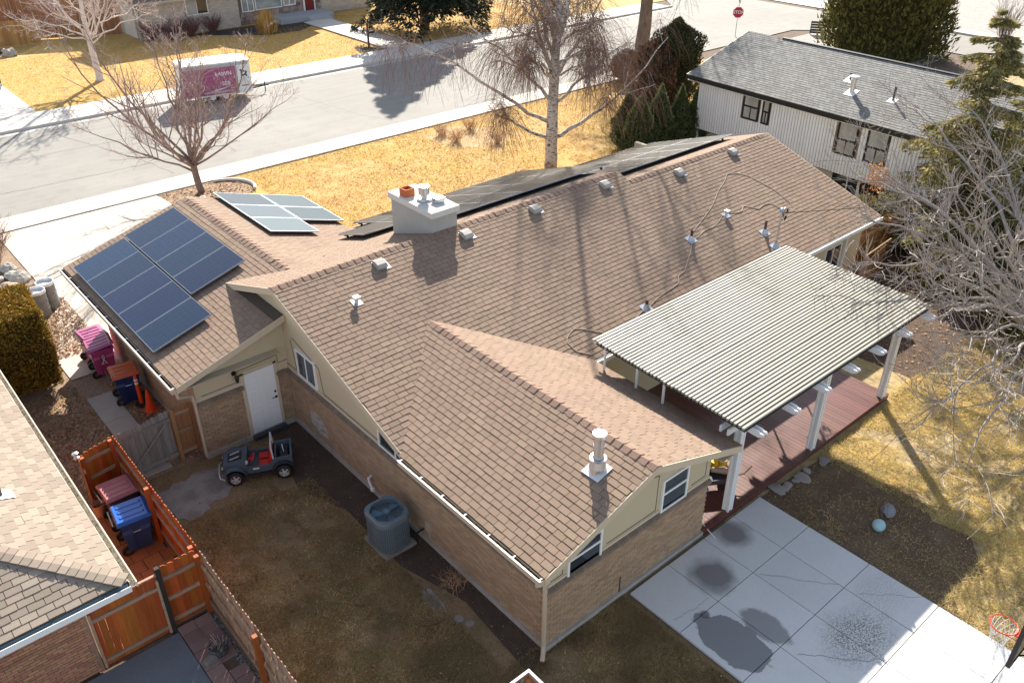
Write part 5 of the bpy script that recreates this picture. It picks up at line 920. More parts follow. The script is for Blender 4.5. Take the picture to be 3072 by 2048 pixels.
# ================================================================= AIR CONDITIONER
ac=thing('air_conditioner','blue-grey air conditioner unit on a pad beside the brick wall','air conditioner',(-.74,-5.64,0)); ac_m=M('blue_grey_enamel',(.135,.175,.20),.4,.03,[(3,.3,(.17,.19,.2))]); acd_m=M('dark_louvre',(.09,.125,.15),.45,.03)
AX,AY=-.74,-5.64
def rr(hx,hy,r,n=5): return [(AX+sx*(hx-r)+r*math.cos(a0+i*PI/2/n),AY+sy*(hy-r)+r*math.sin(a0+i*PI/2/n)) for sx,sy,a0 in ((1,1,0),(-1,1,PI/2),(-1,-1,PI),(1,-1,1.5*PI)) for i in range(n+1)]
obj('pad',bx(B(),AX-.44,AX+.46,AY-.52,AY+.46,-.02,.075),oldc_m,ac)
prism(b:=B(),[(x,y,.10) for x,y in rr(.42,.45,.27)],(0,0,.80)); obj('core',b,acd_m,ac)
o_=rr(.435,.465,.28,9); pth=np.array(o_+o_[:1]); sg_=np.linalg.norm(np.diff(pth,axis=0),axis=1); cu_=np.r_[0,np.cumsum(sg_)]
lme=pmesh(ac_m,'louvre')
for k in range(56):
    u=cu_[-1]*(k+.5)/56; x=np.interp(u,cu_,pth[:,0]); y=np.interp(u,cu_,pth[:,1]); a=math.atan2(y-AY,x-AX); piece('louvre',lme,ac,mtx(rz(a),(x,y,.50),(.016,.028,.80)))
for z in (.11,.36,.62,.88):
    b=B(); prism(b,[(x,y,z) for x,y in rr(.445,.475,.285,7)],(0,0,.018)); obj('guard_band',b,ac_m,ac)
def ringtop(b,z0,z1,hx,hy,r,n=32):
    o=rr(hx,hy,.28,7); m=len(o); ang=[math.atan2(y-AY,x-AX) for x,y in o]; inn=[(AX+r*math.cos(a),AY+r*math.sin(a)) for a in ang]
    V=[(x,y,z0) for x,y in o]+[(x,y,z1-.03) for x,y in o]+[(AX+(x-AX)*.94,AY+(y-AY)*.94,z1) for x,y in o]+[(x,y,z1) for x,y in inn]+[(x,y,z1-.16) for x,y in inn]
    b.add(V,[(k*m+i,k*m+(i+1)%m,(k+1)*m+(i+1)%m,(k+1)*m+i) for k in range(4) for i in range(m)])
b=B(); ringtop(b,.90,1.05,.46,.49,.415); obj('top_shroud',b,ac_m,ac)
obj('fan_well',lathe(B(),(AX,AY,.89),[(.412,0.005),(0,0.004)],24),M('fan_shadow',(.015,.03,.045),.6,0),ac)
for k in range(3):
    a=k*2*PI/3+.5; b=B(); P=lambda r,d,z:(AX+r*math.cos(a+d),AY+r*math.sin(a+d),z); quad(b,P(.08,-.3,.96),P(.39,-.42,.96),P(.40,.28,.92),P(.08,.5,.92)); obj('fan_blade',b,M('fan_blade_m',(.10,.2,.27),.4,0) if 'fan_blade_m' not in bpy.data.materials else bpy.data.materials['fan_blade_m'],ac)
obj('fan_motor',lathe(B(),(AX,AY,.95),[(.09,0),(.09,.06),(.07,.085),(0,.09)],16),M('motor_cover',(.10,.19,.25),.4,0),ac)
b=B()
for k in range(8): a=k*PI/8; cyl(b,(AX-.41*math.cos(a),AY-.41*math.sin(a),1.035),(AX+.41*math.cos(a),AY+.41*math.sin(a),1.035),.004,n=4)
for r in (.12,.2,.28,.36): rings(b,(AX,AY,1.036),r,0,.003)
obj('fan_grille',b,ac_m,ac)
b=B(); tubes(b,np.array([(AX+.42,AY-.1,.3),(AX+.55,AY-.15,.12),(AX+.62,AY-.3,.1),(-.02,AY-.5,.35)]),np.full(4,.02),6); obj('refrigerant_line',b,black_m,ac); obj('spec_plate',bx(B(),AX+.437,AX+.442,AY-.3,AY-.2,.55,.7),white_m,ac)
# ================================================================= CANOPY CORNER, HOOP
cp_=thing('play_canopy','white-edged play canopy with green fabric at the bottom edge','canopy',(-2.6,-12.8,0)); zt=1.95; x1,y1=-1.63,-11.82; x0,y0=-3.6,-13.8
for q in ((x0,x1,y1-.05,y1,zt-.06,zt),(x1-.05,x1,y0,y1-.051,zt-.06,zt),(x0,x0+.05,y0,y1-.051,zt-.06,zt)): obj('canopy_rail',bx(B(),*q),white_m,cp_)
for q in ((x0+.05,x1-.051,y1-.075,y1-.051,zt-.14,zt-.02),(x1-.075,x1-.051,y0,y1-.08,zt-.14,zt-.02)): obj('inner_rail',bx(B(),*q),M('red_brown_rail',(.30,.12,.07),.6,0) if 'red_brown_rail' not in bpy.data.materials else bpy.data.materials['red_brown_rail'],cp_)
for x,y in ((x1-.04,y1-.04),(x0+.04,y1-.04)): obj('leg',bx(B(),x-.035,x+.035,y-.035,y+.035,0,zt-.15),fb_m,cp_)
b=B(); n=9
V=[(x0+.1+(x1-.2-x0-.1)*i/(n-1)*(1 if j==0 else .75),y1-.09-.55*j/4,zt-.05-.28*math.sin(PI*j/4*.5)+.03*math.sin(i*1.7+j)) for j in range(5) for i in range(n)]; b.add(V,[(j*n+i,j*n+i+1,(j+1)*n+i+1,(j+1)*n+i) for j in range(4) for i in range(n-1)]); obj('green_fabric',b,M('green_tarp',(.01,.20,.10),.5,0),cp_)
hp=thing('basketball_hoop','basketball hoop with a red rim and white net at the right edge','basketball hoop',(4.93,-18.9,0)); HX,HY,HZ=4.93,-17.37,3.05
b=B(); rings(b,(HX,HY,HZ),.235,0,.012); bx(b,HX-.08,HX+.08,HY-.36,HY-.23,HZ-.03,HZ-.005); tubes(b,np.array([(HX-.2,HY-.12,HZ-.01),(HX-.08,HY-.36,HZ-.1)]),np.full(2,.009),5); tubes(b,np.array([(HX+.2,HY-.12,HZ-.01),(HX+.08,HY-.36,HZ-.1)]),np.full(2,.009),5); obj('rim',b,M('red_rim',(.62,.06,.03),.4,0),hp)
b=B(); n=12; lev=[(0,.232),(.09,.205),(.18,.175),(.27,.15),(.36,.13),(.42,.135)]
for k in range(n):
    for s in (1,-1): tubes(b,np.array([(HX+r*math.cos((k+s*.5*i)*2*PI/n),HY+r*math.sin((k+s*.5*i)*2*PI/n),HZ-d-.01) for i,(d,r) in enumerate(lev)]),np.full(6,.0065),4)
obj('net',b,white_m,hp)
b=B(); bx(b,4.22,5.64,-17.80,-17.76,2.93,3.98); bd=obj('backboard',b,M('smoked_backboard',(.10,.085,.07),.4,0),hp); 
for q in ((4.19,5.67,-17.82,-17.74,2.90,2.93),(4.19,4.22,-17.82,-17.74,2.93,3.98),(5.64,5.67,-17.82,-17.74,2.93,3.98)): obj('board_frame',bx(B(),*q),dark_m,bd)
b=B(); 
for i in range(5): tubes(b,np.array([(4.5+i*.2,-17.83,3.0),(4.5+i*.2,-18.05,3.25)]),np.full(2,.02),4)
obj('board_bracket',b,fp_m,hp); b=B(); tubes(b,np.array([(4.93,-19.05,0),(4.93,-18.85,2.2),(4.93,-18.2,3.3),(4.93,-17.85,3.4)]),np.full(4,.06),8); obj('pole',b,M('tan_pole',(.33,.27,.22),.5,0),hp)
# ================================================================= STREET THINGS
tr=thing('cargo_trailer','white-roofed enclosed trailer with magenta side panel parked at the far kerb','trailer',(0,0,0)); L,Wd,z0,z1=4.25,1.95,.42,2.34
mg_m=M('magenta_panel',(.36,.10,.20),.5,.0,[(.8,.3,(.34,.08,.18))]); gp_m=M('grey_trim_panel',(.42,.43,.45),.5,0)
prism(b:=B(),[(0,0,z0),(L-.12,0,z0),(L,.12,z0),(L,Wd-.3,z0),(L-.3,Wd,z0),(0,Wd,z0)],(0,0,z1-z0)); obj('box_body',b,white_m,tr)
prism(b:=B(),[(-.02,-.02,z1),(L-.12,-.02,z1),(L+.02,.12,z1),(L+.02,Wd-.28,z1),(L-.28,Wd+.02,z1),(-.02,Wd+.02,z1)],(0,0,.07)); obj('roof_cap',b,white_m,tr)
obj('side_panel',bx(B(),.05,3.30,-.008,-.001,z0+.08,z1-.2),mg_m,tr); obj('upper_trim',bx(B(),.02,4.1,-.007,-.001,z1-.19,z1-.02),gp_m,tr); obj('divider_strip',bx(B(),3.305,3.37,-.012,-.001,z0+.02,z1-.2),gp_m,tr)
b=B()  # loose dark marks of the printed picture on the white panel, kept generic
for (x,z,w_,h_,a_) in ((3.72,1.78,.16,.05,.4),(3.66,1.62,.05,.2,0),(3.75,1.5,.14,.05,-.3),(3.92,1.6,.06,.14,.3),(3.95,1.45,.05,.05,0),(4.05,1.32,.06,.02,0)): boxes(b,[(x,-.005,z)],[(w_,.002,h_)],ry(a_),t=0.)
obj('printed_mark',b,M('print_grey',(.10,.10,.11),.6,0),tr); b=B()
for (x0_,zz0,x1_,zz1) in ((3.78,1.42,3.55,.95),(3.78,1.42,4.0,1.0),(3.78,1.45,3.8,.98)): tubes(b,np.array([(x0_,-.006,zz0),(x1_,-.006,zz1)]),np.full(2,.008),3)
obj('printed_line',b,bpy.data.materials['print_grey'],tr); obj('printed_strip',bx(B(),3.58,4.06,-.009,-.001,.82,.9),M('print_red',(.42,.12,.08),.6,0),tr)
def text(name,s,size,mat,parent,Mx,ext=.004,bold=True):
    cu=bpy.data.curves.new(name,'FONT'); cu.body=s; cu.size=size; cu.extrude=ext; cu.align_x='CENTER'; cu.align_y='CENTER'; cu.offset=.012*size if bold else 0
    o=bpy.data.objects.new(name+'_src',cu); C.objects.link(o); dg=bpy.context.evaluated_depsgraph_get(); me=bpy.data.meshes.new_from_object(o.evaluated_get(dg)); bpy.data.objects.remove(o); me.materials.clear(); me.materials.append(mat)
    q=link(bpy.data.objects.new(name,me),parent,Mx); return q
face=Matrix(((1,0,0,0),(0,0,-1,0),(0,1,0,0),(0,0,0,1)))
text('lettering','LAWN',.34,white_m,tr,Matrix.Translation((2.55,-.012,1.72))@face); text('lettering','558',.34,white_m,tr,Matrix.Translation((2.62,-.012,1.12))@face)
b=B()
for (x0_,zz0,x1_,zz1) in ((1.9,.78,3.0,.98),(1.6,.72,2.6,.86)): tubes(b,np.array([(x0_,-.012,zz0),((x0_+x1_)/2,-.012,(zz0+zz1)/2-.03),(x1_,-.012,zz1)]),np.array([.01,.025,.008]),4)
obj('printed_swoosh',b,white_m,tr)
for x in (1.7,2.5):
    for y in (.05,Wd-.27): wo=obj('wheel',cyl(B(),(x,y,.34),(x,y+.22,.34),.34,n=20),black_m,tr); obj('rim',cyl(B(),(x,y-.006,.34),(x,y+.226,.34),.18,n=14),white_m,wo)
b=B(); bx(b,1.2,3.0,-.06,0,.62,.70); obj('mudguard',b,gp_m,tr); b=B(); tubes(b,np.array([(L-.1,.5,.45),(L+1.0,.95,.45),(L+1.25,.97,.45)]),np.full(3,.04),5); tubes(b,np.array([(L-.1,1.45,.45),(L+1.0,1.0,.45)]),np.full(2,.04),5); cyl(b,(L+1.0,.97,0.03),(L+1.0,.97,.7),.035); obj('drawbar',b,dark_m,tr)
place(tr,(10.72,33.72,0),math.radians(-11))
def car(name,label,cat,loc,ang,paint,prof,cabin,L,Wd,wb,group=None,plate=False):
    t=thing(name,label,cat,(0,0,0),group); hw=Wd/2
    b=B(); prism(b,[(x,-hw,z) for x,z in prof],(0,Wd,0)); obj('body',b,paint,t)
    b=B(); n=len(cabin); c=np.array(cabin); V=[(x,-hw+.04+(z>1.3)*.14,z) for x,z in cabin]+[(x,hw-.04-(z>1.3)*.14,z) for x,z in cabin]; b.add(V,[(i,(i+1)%n,n+(i+1)%n,n+i) for i in range(n)]); b.F.append((np.array([list(range(n))]),np.zeros(1))); b.F.append((np.array([list(range(n,2*n))[::-1]]),np.zeros(1))); obj('window_glass',b,glass_m,t)
    zt=c[:,1].max(); xs=c[c[:,1]>zt-.05,0]; obj('roof',bx(B(),xs.min()-.02,xs.max()+.02,-hw+.16,hw-.16,zt-.02,zt+.05),paint,t)
    for x in (-wb/2,wb/2):
        for s in (-1,1): wo=obj('wheel',cyl(B(),(x,s*(hw-.2),.36),(x,s*(hw+.02),.36),.36,n=22),black_m,t); obj('rim',cyl(B(),(x,s*(hw-.1),.36),(x,s*(hw+.027),.36),.23,n=16),steel_m,wo)
    for s in (-1,1):
        obj('headlight',bx(B(),L/2-.06,L/2+.012,s*(hw-.3)-.16,s*(hw-.3)+.16,.78,.92),M('lamp_glass',(.6,.6,.58),.2,0) if 'lamp_glass' not in bpy.data.materials else bpy.data.materials['lamp_glass'],t)
        obj('tail_light',bx(B(),-L/2-.012,-L/2+.06,s*(hw-.13)-.09,s*(hw-.13)+.09,.72,1.0),M('tail_red',(.35,.03,.02),.3,0) if 'tail_red' not in bpy.data.materials else bpy.data.materials['tail_red'],t)
    for x in (L/2+.04,-L/2-.06): obj('bumper',bx(B(),x-.1,x+.1,-hw+.03,hw-.03,.42,.62),gp_m,t)
    if plate: obj('number_plate',bx(B(),-L/2-.175,-L/2-.162,-.2,.2,.68,.82),white_m,t)
    place(t,loc,ang); return t
dkp=M('dark_blue_paint',(.02,.03,.042),.2,0,spec=.6,coat=.5); slp=M('white_car_paint',(.7,.7,.7),.25,0,coat=.4)
pick=[(-2.75,.45),(2.7,.45),(2.75,.8),(2.7,1.0),(1.2,1.12),(.95,1.12),(-.75,1.12),(-2.75,1.12)]; pcab=[(1.25,1.12),(.55,1.8),(-.7,1.82),(-.85,1.12)]
suv=[(-2.4,.4),(2.4,.4),(2.45,.75),(2.35,1.0),(1.1,1.1),(-2.4,1.12)]; scab=[(1.15,1.1),(.45,1.75),(-2.1,1.78),(-2.38,1.12)]
car('pickup_truck','dark pickup truck seen from behind at the left edge','pickup truck',(2.05,47.3,0),PI/2,dkp,pick,pcab,5.5,1.95,3.5,plate=True)
car('parked_car','dark parked car at the top edge above the gravel lot','car',(79.6,22.6,0),math.radians(-12),dkp,suv,scab,4.8,1.9,2.8)
car('parked_car','white parked car at the far right edge','car',(80.6,9.6,0),math.radians(60),slp,suv,scab,4.8,1.9,2.8)
mb=thing('mailbox','dark mailbox on a brown post beside the front walk','mailbox',(27.95,39.75,0)); pm2=M('brown_post',(.09,.05,.04),.8,0); obj('post',bx(B(),27.89,28.01,39.69,39.81,0,1.75),pm2,mb); b=B(); lathe(b,(27.95,39.75,1.75),[(.08,0),(.05,.08),(0,.16)],8); obj('finial',b,pm2,mb)
b=B(); prism(b,[(28.02,39.62,1.1),(28.02,39.88,1.1),(28.02,39.88,1.25),(28.02,39.75,1.33),(28.02,39.62,1.25)],(.5,0,0)); obj('letter_box',b,black_m,mb)
for i in range(9):
    a=2.0+i*.42; rock(27.7+.75*math.cos(a),39.45+.75*math.sin(a),.13,'small edging stone ringing the mailbox bed','stones round the mailbox bed',(1,1,.6),90+i)
sheet('mailbox_bed',[(27.0,39.2),(27.3,40.1),(28.2,40.2),(28.7,38.5),(27.3,38.4)],.003,bpy.data.materials['dark_mulch'])
sg=thing('stop_sign','red octagonal stop sign on a thin post at the corner','stop sign',(0,0,0)); oc=lambda r:[(r*math.cos(PI/8+i*PI/4),0,r*math.sin(PI/8+i*PI/4)) for i in range(8)]
prism(b:=B(),oc(.46),(0,.01,0)); pl0=obj('sign_plate',b,M('sign_white',(.8,.8,.78),.4,0),sg); prism(b:=B(),[(x,-.006,z) for x,_,z in oc(.43)],(0,.005,0)); obj('red_face',b,M('stop_red',(.42,.012,.03),.4,0),sg)
text('lettering','STOP',.36,bpy.data.materials['sign_white'],sg,Matrix.Translation((0,-.012,0))@face,.003)
obj('post',bx(B(),-.03,.03,.012,.05,-1.88,1.35),steel_m,sg)
for c in [k for k in C.objects if k.parent==sg]: pass
place(sg,(53.18,23.81,1.88),math.radians(-48))
ss=thing('street_sign','pair of green street-name blades above the stop sign','street sign',(53.18,23.81,2.5)); gm=M('sign_green',(.05,.22,.13),.5,0)
for a_,z in ((-.8,3.0),(.75,2.75)): b=B(); boxes(b,[(53.18,23.81,z)],[(.5,.012,.11)],rz(a_),t=0.); obj('name_blade',b,gm,ss)
sp=thing('slatted_panel','dark slatted panel standing by the corner beyond the white house','panel',(58.9,19.8,0)); d=np.array([.54,-.84,0]);R=np.stack([d,np.array([.84,.54,0]),[0,0,1]],1)
for i in range(5): piece('slat',pmesh(dark_m),sp,mtx(R,np.array([58.9,19.8,.18+i*.2]),(1.2,.04,.16)))
for s in (-.55,.55): piece('upright',pmesh(dark_m),sp,mtx(R,np.array([58.9,19.8,.52])+d*s+R[:,1]*.05,(.06,.05,1.04)))
# fence and posts at the right end of the brick house
fence('wood_fence','brown board fence running off behind the bare silver branches','fence',(21.3,-5.0),(30.5,-5.9),1.75,(0,-1),fb_m,fb_m,(.1,2.4,4.8,7.2),bw=.15)
solo('fence_post',bx(B(),19.62,19.78,-6.65,-6.5,0,1.75),fs_m,'pale tan post just right of the patio cover under the eave','post')
fence('wood_fence','short dark fence return beside the pale tan post','fence',(20.0,-6.4),(22.4,-6.0),1.2,(0,-1),fb_m,fb_m,(),bw=.15)
# ================================================================= TREES AND SHRUBS
def nrm(v): return v/(np.linalg.norm(v,axis=-1,keepdims=True)+1e-9)
def grow(P,R,n,ang,lf,up,wob,K,tr=(.25,1.),rf=.62,minr=.004,r=None,maxlen=9.,lendec=.45,droop=0.):
    """children of every branch polyline in P (B,K,3): returns their polylines and radii"""
    r=r or rng; Bn,K0,_=P.shape; idx=np.repeat(np.arange(Bn),n); t=r.uniform(*tr,len(idx)); q=t*(K0-1); i=np.minimum(q.astype(int),K0-2); f=(q-i)[:,None]
    p0=P[idx,i]*(1-f)+P[idx,i+1]*f; T=nrm(P[idx,i+1]-P[idx,i]); rr=(R[idx,i]*(1-f[:,0])+R[idx,i+1]*f[:,0])*rf
    L=np.linalg.norm(np.diff(P,axis=1),axis=2).sum(1)[idx]; a=np.radians(r.normal(ang,12,len(idx)))
    pe=nrm(np.cross(T,r.normal(0,1,T.shape))); d=nrm(T*np.cos(a)[:,None]+pe*np.sin(a)[:,None]+[0,0,up*.5])
    ln=np.minimum(L*lf*r.uniform(.6,1.25,len(idx))*(1-lendec*t),maxlen); st=(ln/(K-1))[:,None]; out=[p0]; cur=p0
    for k in range(K-1):
        d=nrm(d+r.normal(0,wob,d.shape)+np.array([0,0,up*.25-droop*(k/(K-1))])); cur=cur+d*st; out.append(cur)
    Q=np.stack(out,1); tp=np.linspace(1,.35,K)[None]; return Q,np.maximum(rr[:,None]*tp,minr)
def limb(pts,r0,r1,K=10,wob=.05):
    pts=np.array(pts,float); q=np.linspace(0,len(pts)-1,K); P=np.stack([np.interp(q,np.arange(len(pts)),pts[:,j]) for j in range(3)],1)
    for _ in range(2): P[1:-1]=(P[:-2]+2*P[1:-1]+P[2:])/4
    P[1:]+=rng.normal(0,wob,(K-1,3)); return P,np.linspace(r0,r1,K)
def bare_tree(name,label,base,trunk,limbs,levels,bm,tm,group=None,cat='tree',tw_n=3):
    t=thing(name,label,cat,base,group); b=B()
    TP,TR=trunk; obj('trunk',tubes(b,TP,TR,12),bm,t,smooth=True)
    LP=[];LR=[]
    for P,R in limbs: obj('limb',tubes(B(),P,R,7),bm,t,smooth=True); LP.append(P);LR.append(R)
    P=np.stack(LP);R=np.stack(LR); lv=[(P,R)]
    for k,a in enumerate(levels):
        src=a.pop('src',None); m=a.pop('mat',None); P0,R0=lv[k if src is None else src]
        Q,RR=grow(P0,R0,**a); lv.append((Q,RR)); last=k==len(levels)-1
        obj('twigs' if k else 'branches',tubes(B(),Q,RR,tw_n if k else 4,rng.random(len(Q))),m or (tm if k else bm),t,kind='stuff')
    return t,lv
# --- young street tree by the driveway
bx_,by_=5.52,19.69
tk=limb([(bx_,by_,-.05),(bx_-.12,by_+.1,.8),(bx_-.1,by_+.1,1.5)],.17,.14,6,.01)
ls=[]
for i in range(11):
    a=i*2*PI/11+rng.normal(0,.2); s=rng.uniform(.38,.75) if i%3 else .15; z=rng.uniform(.95,1.6); L_=rng.uniform(4.8,6.6); o=np.array([bx_-.1,by_+.1,z]); h=np.array([math.cos(a),math.sin(a),0])
    ls.append(limb([o,o+h*s*L_*.45+[0,0,L_*.28],o+h*s*L_*.85+[0,0,L_*.62],o+h*s*L_*1.02+[0,0,L_]],.075,.014,9,.06))
for i in range(7):
    a=i*2*PI/7+.3; o=np.array([bx_-.1,by_+.1,rng.uniform(.9,1.5)]); h=np.array([math.cos(a),math.sin(a),0]); L_=rng.uniform(3.8,5.0); ls.append(limb([o,o+h*L_*.5+[0,0,L_*.3],o+h*L_*.95+[0,0,L_*.62]],.055,.010,9,.05))
bare_tree('bare_tree','small bare multi-stemmed tree beside the near sidewalk and garage','(0)' and (bx_,by_,0),tk,ls,[dict(n=9,ang=38,lf=.46,up=.35,wob=.10,K=6,tr=(.2,.98),minr=.007),dict(n=7,ang=42,lf=.5,up=.25,wob=.12,K=5,tr=(.2,1),minr=.0055),dict(n=3,ang=45,lf=.5,up=.1,wob=.1,K=4,tr=(.3,1),minr=.005)],bark_m,twig_m)
# --- pale-trunked tree on the far lawn
fx_,fy_=8.84,43.64
tk=limb([(fx_,fy_,-.05),(fx_,fy_,.5),(fx_-.06,fy_+.05,2.5),(fx_-.1,fy_,4.5),(fx_+.2,fy_-.1,8.5)],.27,.08,12,.02); tk[1][0]=.36
ls=[]
for i in range(12):
    a=i*2.4; z=rng.uniform(2.2,4.6); o=np.array([fx_-.08,fy_+.03,z]); h=np.array([math.cos(a),math.sin(a),0]); s=rng.uniform(.45,.85); L_=rng.uniform(4.5,6.5); ls.append(limb([o,o+h*s*L_*.5+[0,0,L_*.3],o+h*s*L_+[0,0,L_*.75]],.055,.012,9,.1))
for a,z,d in ((2.5,2.8,-.0),(2.9,2.6,.15),(-.5,2.7,.3),(.3,2.9,.25)): o=np.array([fx_-.08,fy_,z]); h=np.array([math.cos(a),math.sin(a),0]); ls.append(limb([o,o+h*2.2+[0,0,.9],o+h*4.2+[0,0,1.2+d]],.055,.015,9,.1))
bare_tree('bare_tree','bare tree with a pale whitish trunk on the far lawn',(fx_,fy_,0),tk,ls,[dict(n=8,ang=42,lf=.48,up=.2,wob=.14,K=6,tr=(.25,1),minr=.012),dict(n=7,ang=45,lf=.5,up=.12,wob=.15,K=5,tr=(.2,1),minr=.009),dict(n=3,ang=45,lf=.55,up=.0,wob=.14,K=4,tr=(.2,1),minr=.008)],whitebark_m,M('pale_twig',(.46,.36,.33),.8,.3))
# --- weeping birch on the front lawn
wx,wy=20.61,11.26
V_=np.array([math.cos(YAW),-math.sin(YAW),0]) ; W0=np.array([math.sin(YAW),math.cos(YAW),0])
tk=limb([(wx,wy,-.05),(wx,wy,1.6),(wx+.05,wy-.03,4.1),(wx+.08,wy-.05,5.5),(wx+.15,wy-.1,7.2),(wx+.2,wy-.1,10),(wx+.1,wy,13),(wx+.3,wy,17)],.34,.05,20,.015)
spec=[(1.45,-1,[(1.4,2.2),(2.6,2.9),(3.2,3.5)],.10),(1.55,1,[(1.0,1.9),(2.4,2.9),(3.2,3.6),(4.4,4.9),(5.5,6.4)],.12),(2.3,-1,[(1.6,3.2),(3.9,5.0),(5.6,6.1),(7.0,6.7)],.11),(3.0,1,[(1.2,4.4),(2.6,5.7),(3.8,6.6)],.09),(3.4,-1,[(1.0,4.6),(2.8,6.2),(4.4,7.6)],.1),(4.2,1,[(.9,5.8),(1.9,7.3),(2.6,8.8)],.12),(4.6,-1,[(.7,6.4),(1.2,8.4),(1.6,10.5)],.12),(5.2,1,[(.4,6.8),(.9,9.0),(1.4,11)],.12),(5.4,-1,[(.5,7.2),(1.8,9.3),(3.0,10.6)],.1),(6.0,1,[(.8,9),(1.7,12.5),(2.4,16.5)],.12),(6.5,-1,[(.8,9.5),(1.5,12.5),(2.0,16)],.12),(7,1,[(1.5,9.5),(3.2,12),(4.6,14.8)],.11),(7.2,-1,[(1.6,9.6),(3.0,12.2),(3.9,15)],.11)]
ls=[]
for z,s,pp,r0 in spec:
    dp=rng.uniform(-.5,.5); pts=[(wx,wy,z)]+[tuple(np.array([wx,wy,0])+V_*s*x+W0*x*dp+[0,0,zz]) for x,zz in pp]; ls.append(limb(pts,r0,.016,12,.05))
for i in range(13):
    a=i*.75+.2; z=rng.uniform(2.6,7.5) if i<8 else rng.uniform(8,15); o=np.array([wx,wy,z]); h=np.array([math.cos(a),math.sin(a),0]); L_=rng.uniform(3,4.6)*(1-z/24); ls.append(limb([o,o+h*L_*.5+[0,0,.9],o+h*L_+[0,0,1.3]],.075,.015,12,.06))
bt,lv=bare_tree('weeping_tree','large weeping birch with white scarred bark on the front lawn',(wx,wy,0),tk,ls,[dict(n=6,ang=45,lf=.36,up=.15,wob=.14,K=7,tr=(.3,1),minr=.009,maxlen=2.2),
 dict(n=7,ang=60,lf=.55,up=-.1,wob=.14,K=6,tr=(.2,1),minr=.006,maxlen=1.3,mat=M('birch_twig',(.40,.33,.30),.8,.3)),
 dict(n=4,ang=75,lf=9.,up=-.9,wob=.05,K=7,tr=(.25,1),minr=.0042,maxlen=2.0,lendec=.3,src=2),dict(n=13,ang=75,lf=9.,up=-1.0,wob=.045,K=7,tr=(.45,1),minr=.0042,maxlen=2.3,lendec=.2,src=1)],birch_m,weep_m)
# --- big brown-barked willow near the corner
ux,uy=40.6,22.9
tk=limb([(ux,uy,-.05),(ux,uy,.4),(ux+.1,uy,3),(ux+.2,uy,7),(ux+.3,uy,13),(ux+.1,uy,18)],.62,.2,12,.02); ls=[]
for i in range(16):
    a=i*2.4; z=rng.uniform(6.0,10) if i<8 else rng.uniform(10,16); o=np.array([ux+.2,uy,z]); h=np.array([math.cos(a),math.sin(a),0]); L_=rng.uniform(4,7); ls.append(limb([o,o+h*L_*.5+[0,0,1.6],o+h*L_+[0,0,1.2]],.18,.03,10,.1))
bare_tree('bare_tree','tall brown-trunked tree behind the dark junipers near the corner',(ux,uy,0),tk,ls,[dict(n=7,ang=45,lf=.5,up=0,wob=.15,K=6,tr=(.3,1),minr=.014,maxlen=3.5),dict(n=6,ang=50,lf=.6,up=-.3,wob=.12,K=6,tr=(.2,1),minr=.010,maxlen=2.6),dict(n=4,ang=60,lf=6.,up=-.6,wob=.08,K=6,tr=(.2,1),minr=.008,maxlen=2.2,src=2)],willow_m,weep_m)
# ----------------------------------------------------------------- evergreen foliage
def leafcloud(b,P,u,v,su,sv,tint):
    n=len(P); b.add(np.stack([P-v*sv,P+v*sv,P+u*su],1).reshape(-1,3),np.arange(3*n).reshape(-1,3),tint); return b
def foliage_m(name,c,var=.45,c2=None): return M(name,c,.75,var,[(1.1,.5,c2 or tuple(x*.6 for x in c),(.42,.62))],spec=.2,trl=.3)
def upright(name,label,x,y,h,r,mat,core,group=None,n=9000,prof=None,size=.11,cat='shrub',trunk=True,seed=0,rag=.12):
    q=np.random.default_rng(seed+900); prof=prof or (lambda t: np.minimum(1,(1-t)*1.9)**.8*np.minimum(1,.72+t*1.6))
    t=thing(name,label,cat,(x,y,0),group)
    zz=q.uniform(0,1,n)**.85; a=q.uniform(0,2*PI,n); lump=1+rag*np.sin(a*3+zz*9+seed)+rag*.8*np.sin(a*5-zz*14+seed*2)+q.normal(0,.05,n)
    rr=r*prof(zz)*lump*np.sqrt(q.uniform(.55,1.12,n)); P=np.stack([x+rr*np.cos(a),y+rr*np.sin(a),.05+zz*h*(.97+.04*np.sin(a*2))],1)
    out=np.stack([np.cos(a),np.sin(a),np.zeros(n)],1); u=nrm(out*.55+np.array([0,0,1.])+q.normal(0,.35,(n,3))); v=nrm(np.cross(u,out+q.normal(0,.6,(n,3))))
    b=leafcloud(B(),P,u,v,size*q.uniform(.7,1.7,(n,1)),size*.33*q.uniform(.6,1.4,(n,1)),q.random(n)); obj('crown',b,mat,t)
    ts=np.linspace(0,1,9); obj('inner_crown',lathe(B(),(x,y,.02),[(max(.01,.78*r*prof(s)),s*h*.95) for s in ts],14),core,t)
    if trunk: obj('trunk',cyl(B(),(x,y,-.05),(x,y,.5),.07,n=7),bark_m,t)
    return t
arb_m=foliage_m('arborvitae_green',(.125,.155,.07),.5); core_m=M('foliage_core',(.025,.032,.018),.9,0)
for i,(x,y,h,r,l) in enumerate(((25.2,9.4,3.25,.85,'leftmost and largest of the five dark arborvitae'),(26.75,9.4,3.45,.7,'second dark arborvitae from the left, tallest tip'),(27.95,9.0,3.3,.62,'middle one of the five dark arborvitae'),(28.9,8.6,3.2,.6,'fourth dark arborvitae from the left'),(29.9,7.9,3.1,.8,'rightmost dark arborvitae, nearest the white house'),(26.0,10.9,3.0,.8,'dark arborvitae half hidden behind the front row'))): upright('arborvitae',l,x,y,h,r,arb_m,core_m,'dark arborvitae by the white house',8000,seed=i)
jun_m=foliage_m('dark_juniper',(.075,.075,.03),.5); rj_m=foliage_m('red_brown_juniper',(.13,.075,.045),.5)
blunt=lambda t: np.minimum(1,(1-t)*6)**.5*(.75+.25*np.sin(t*3))
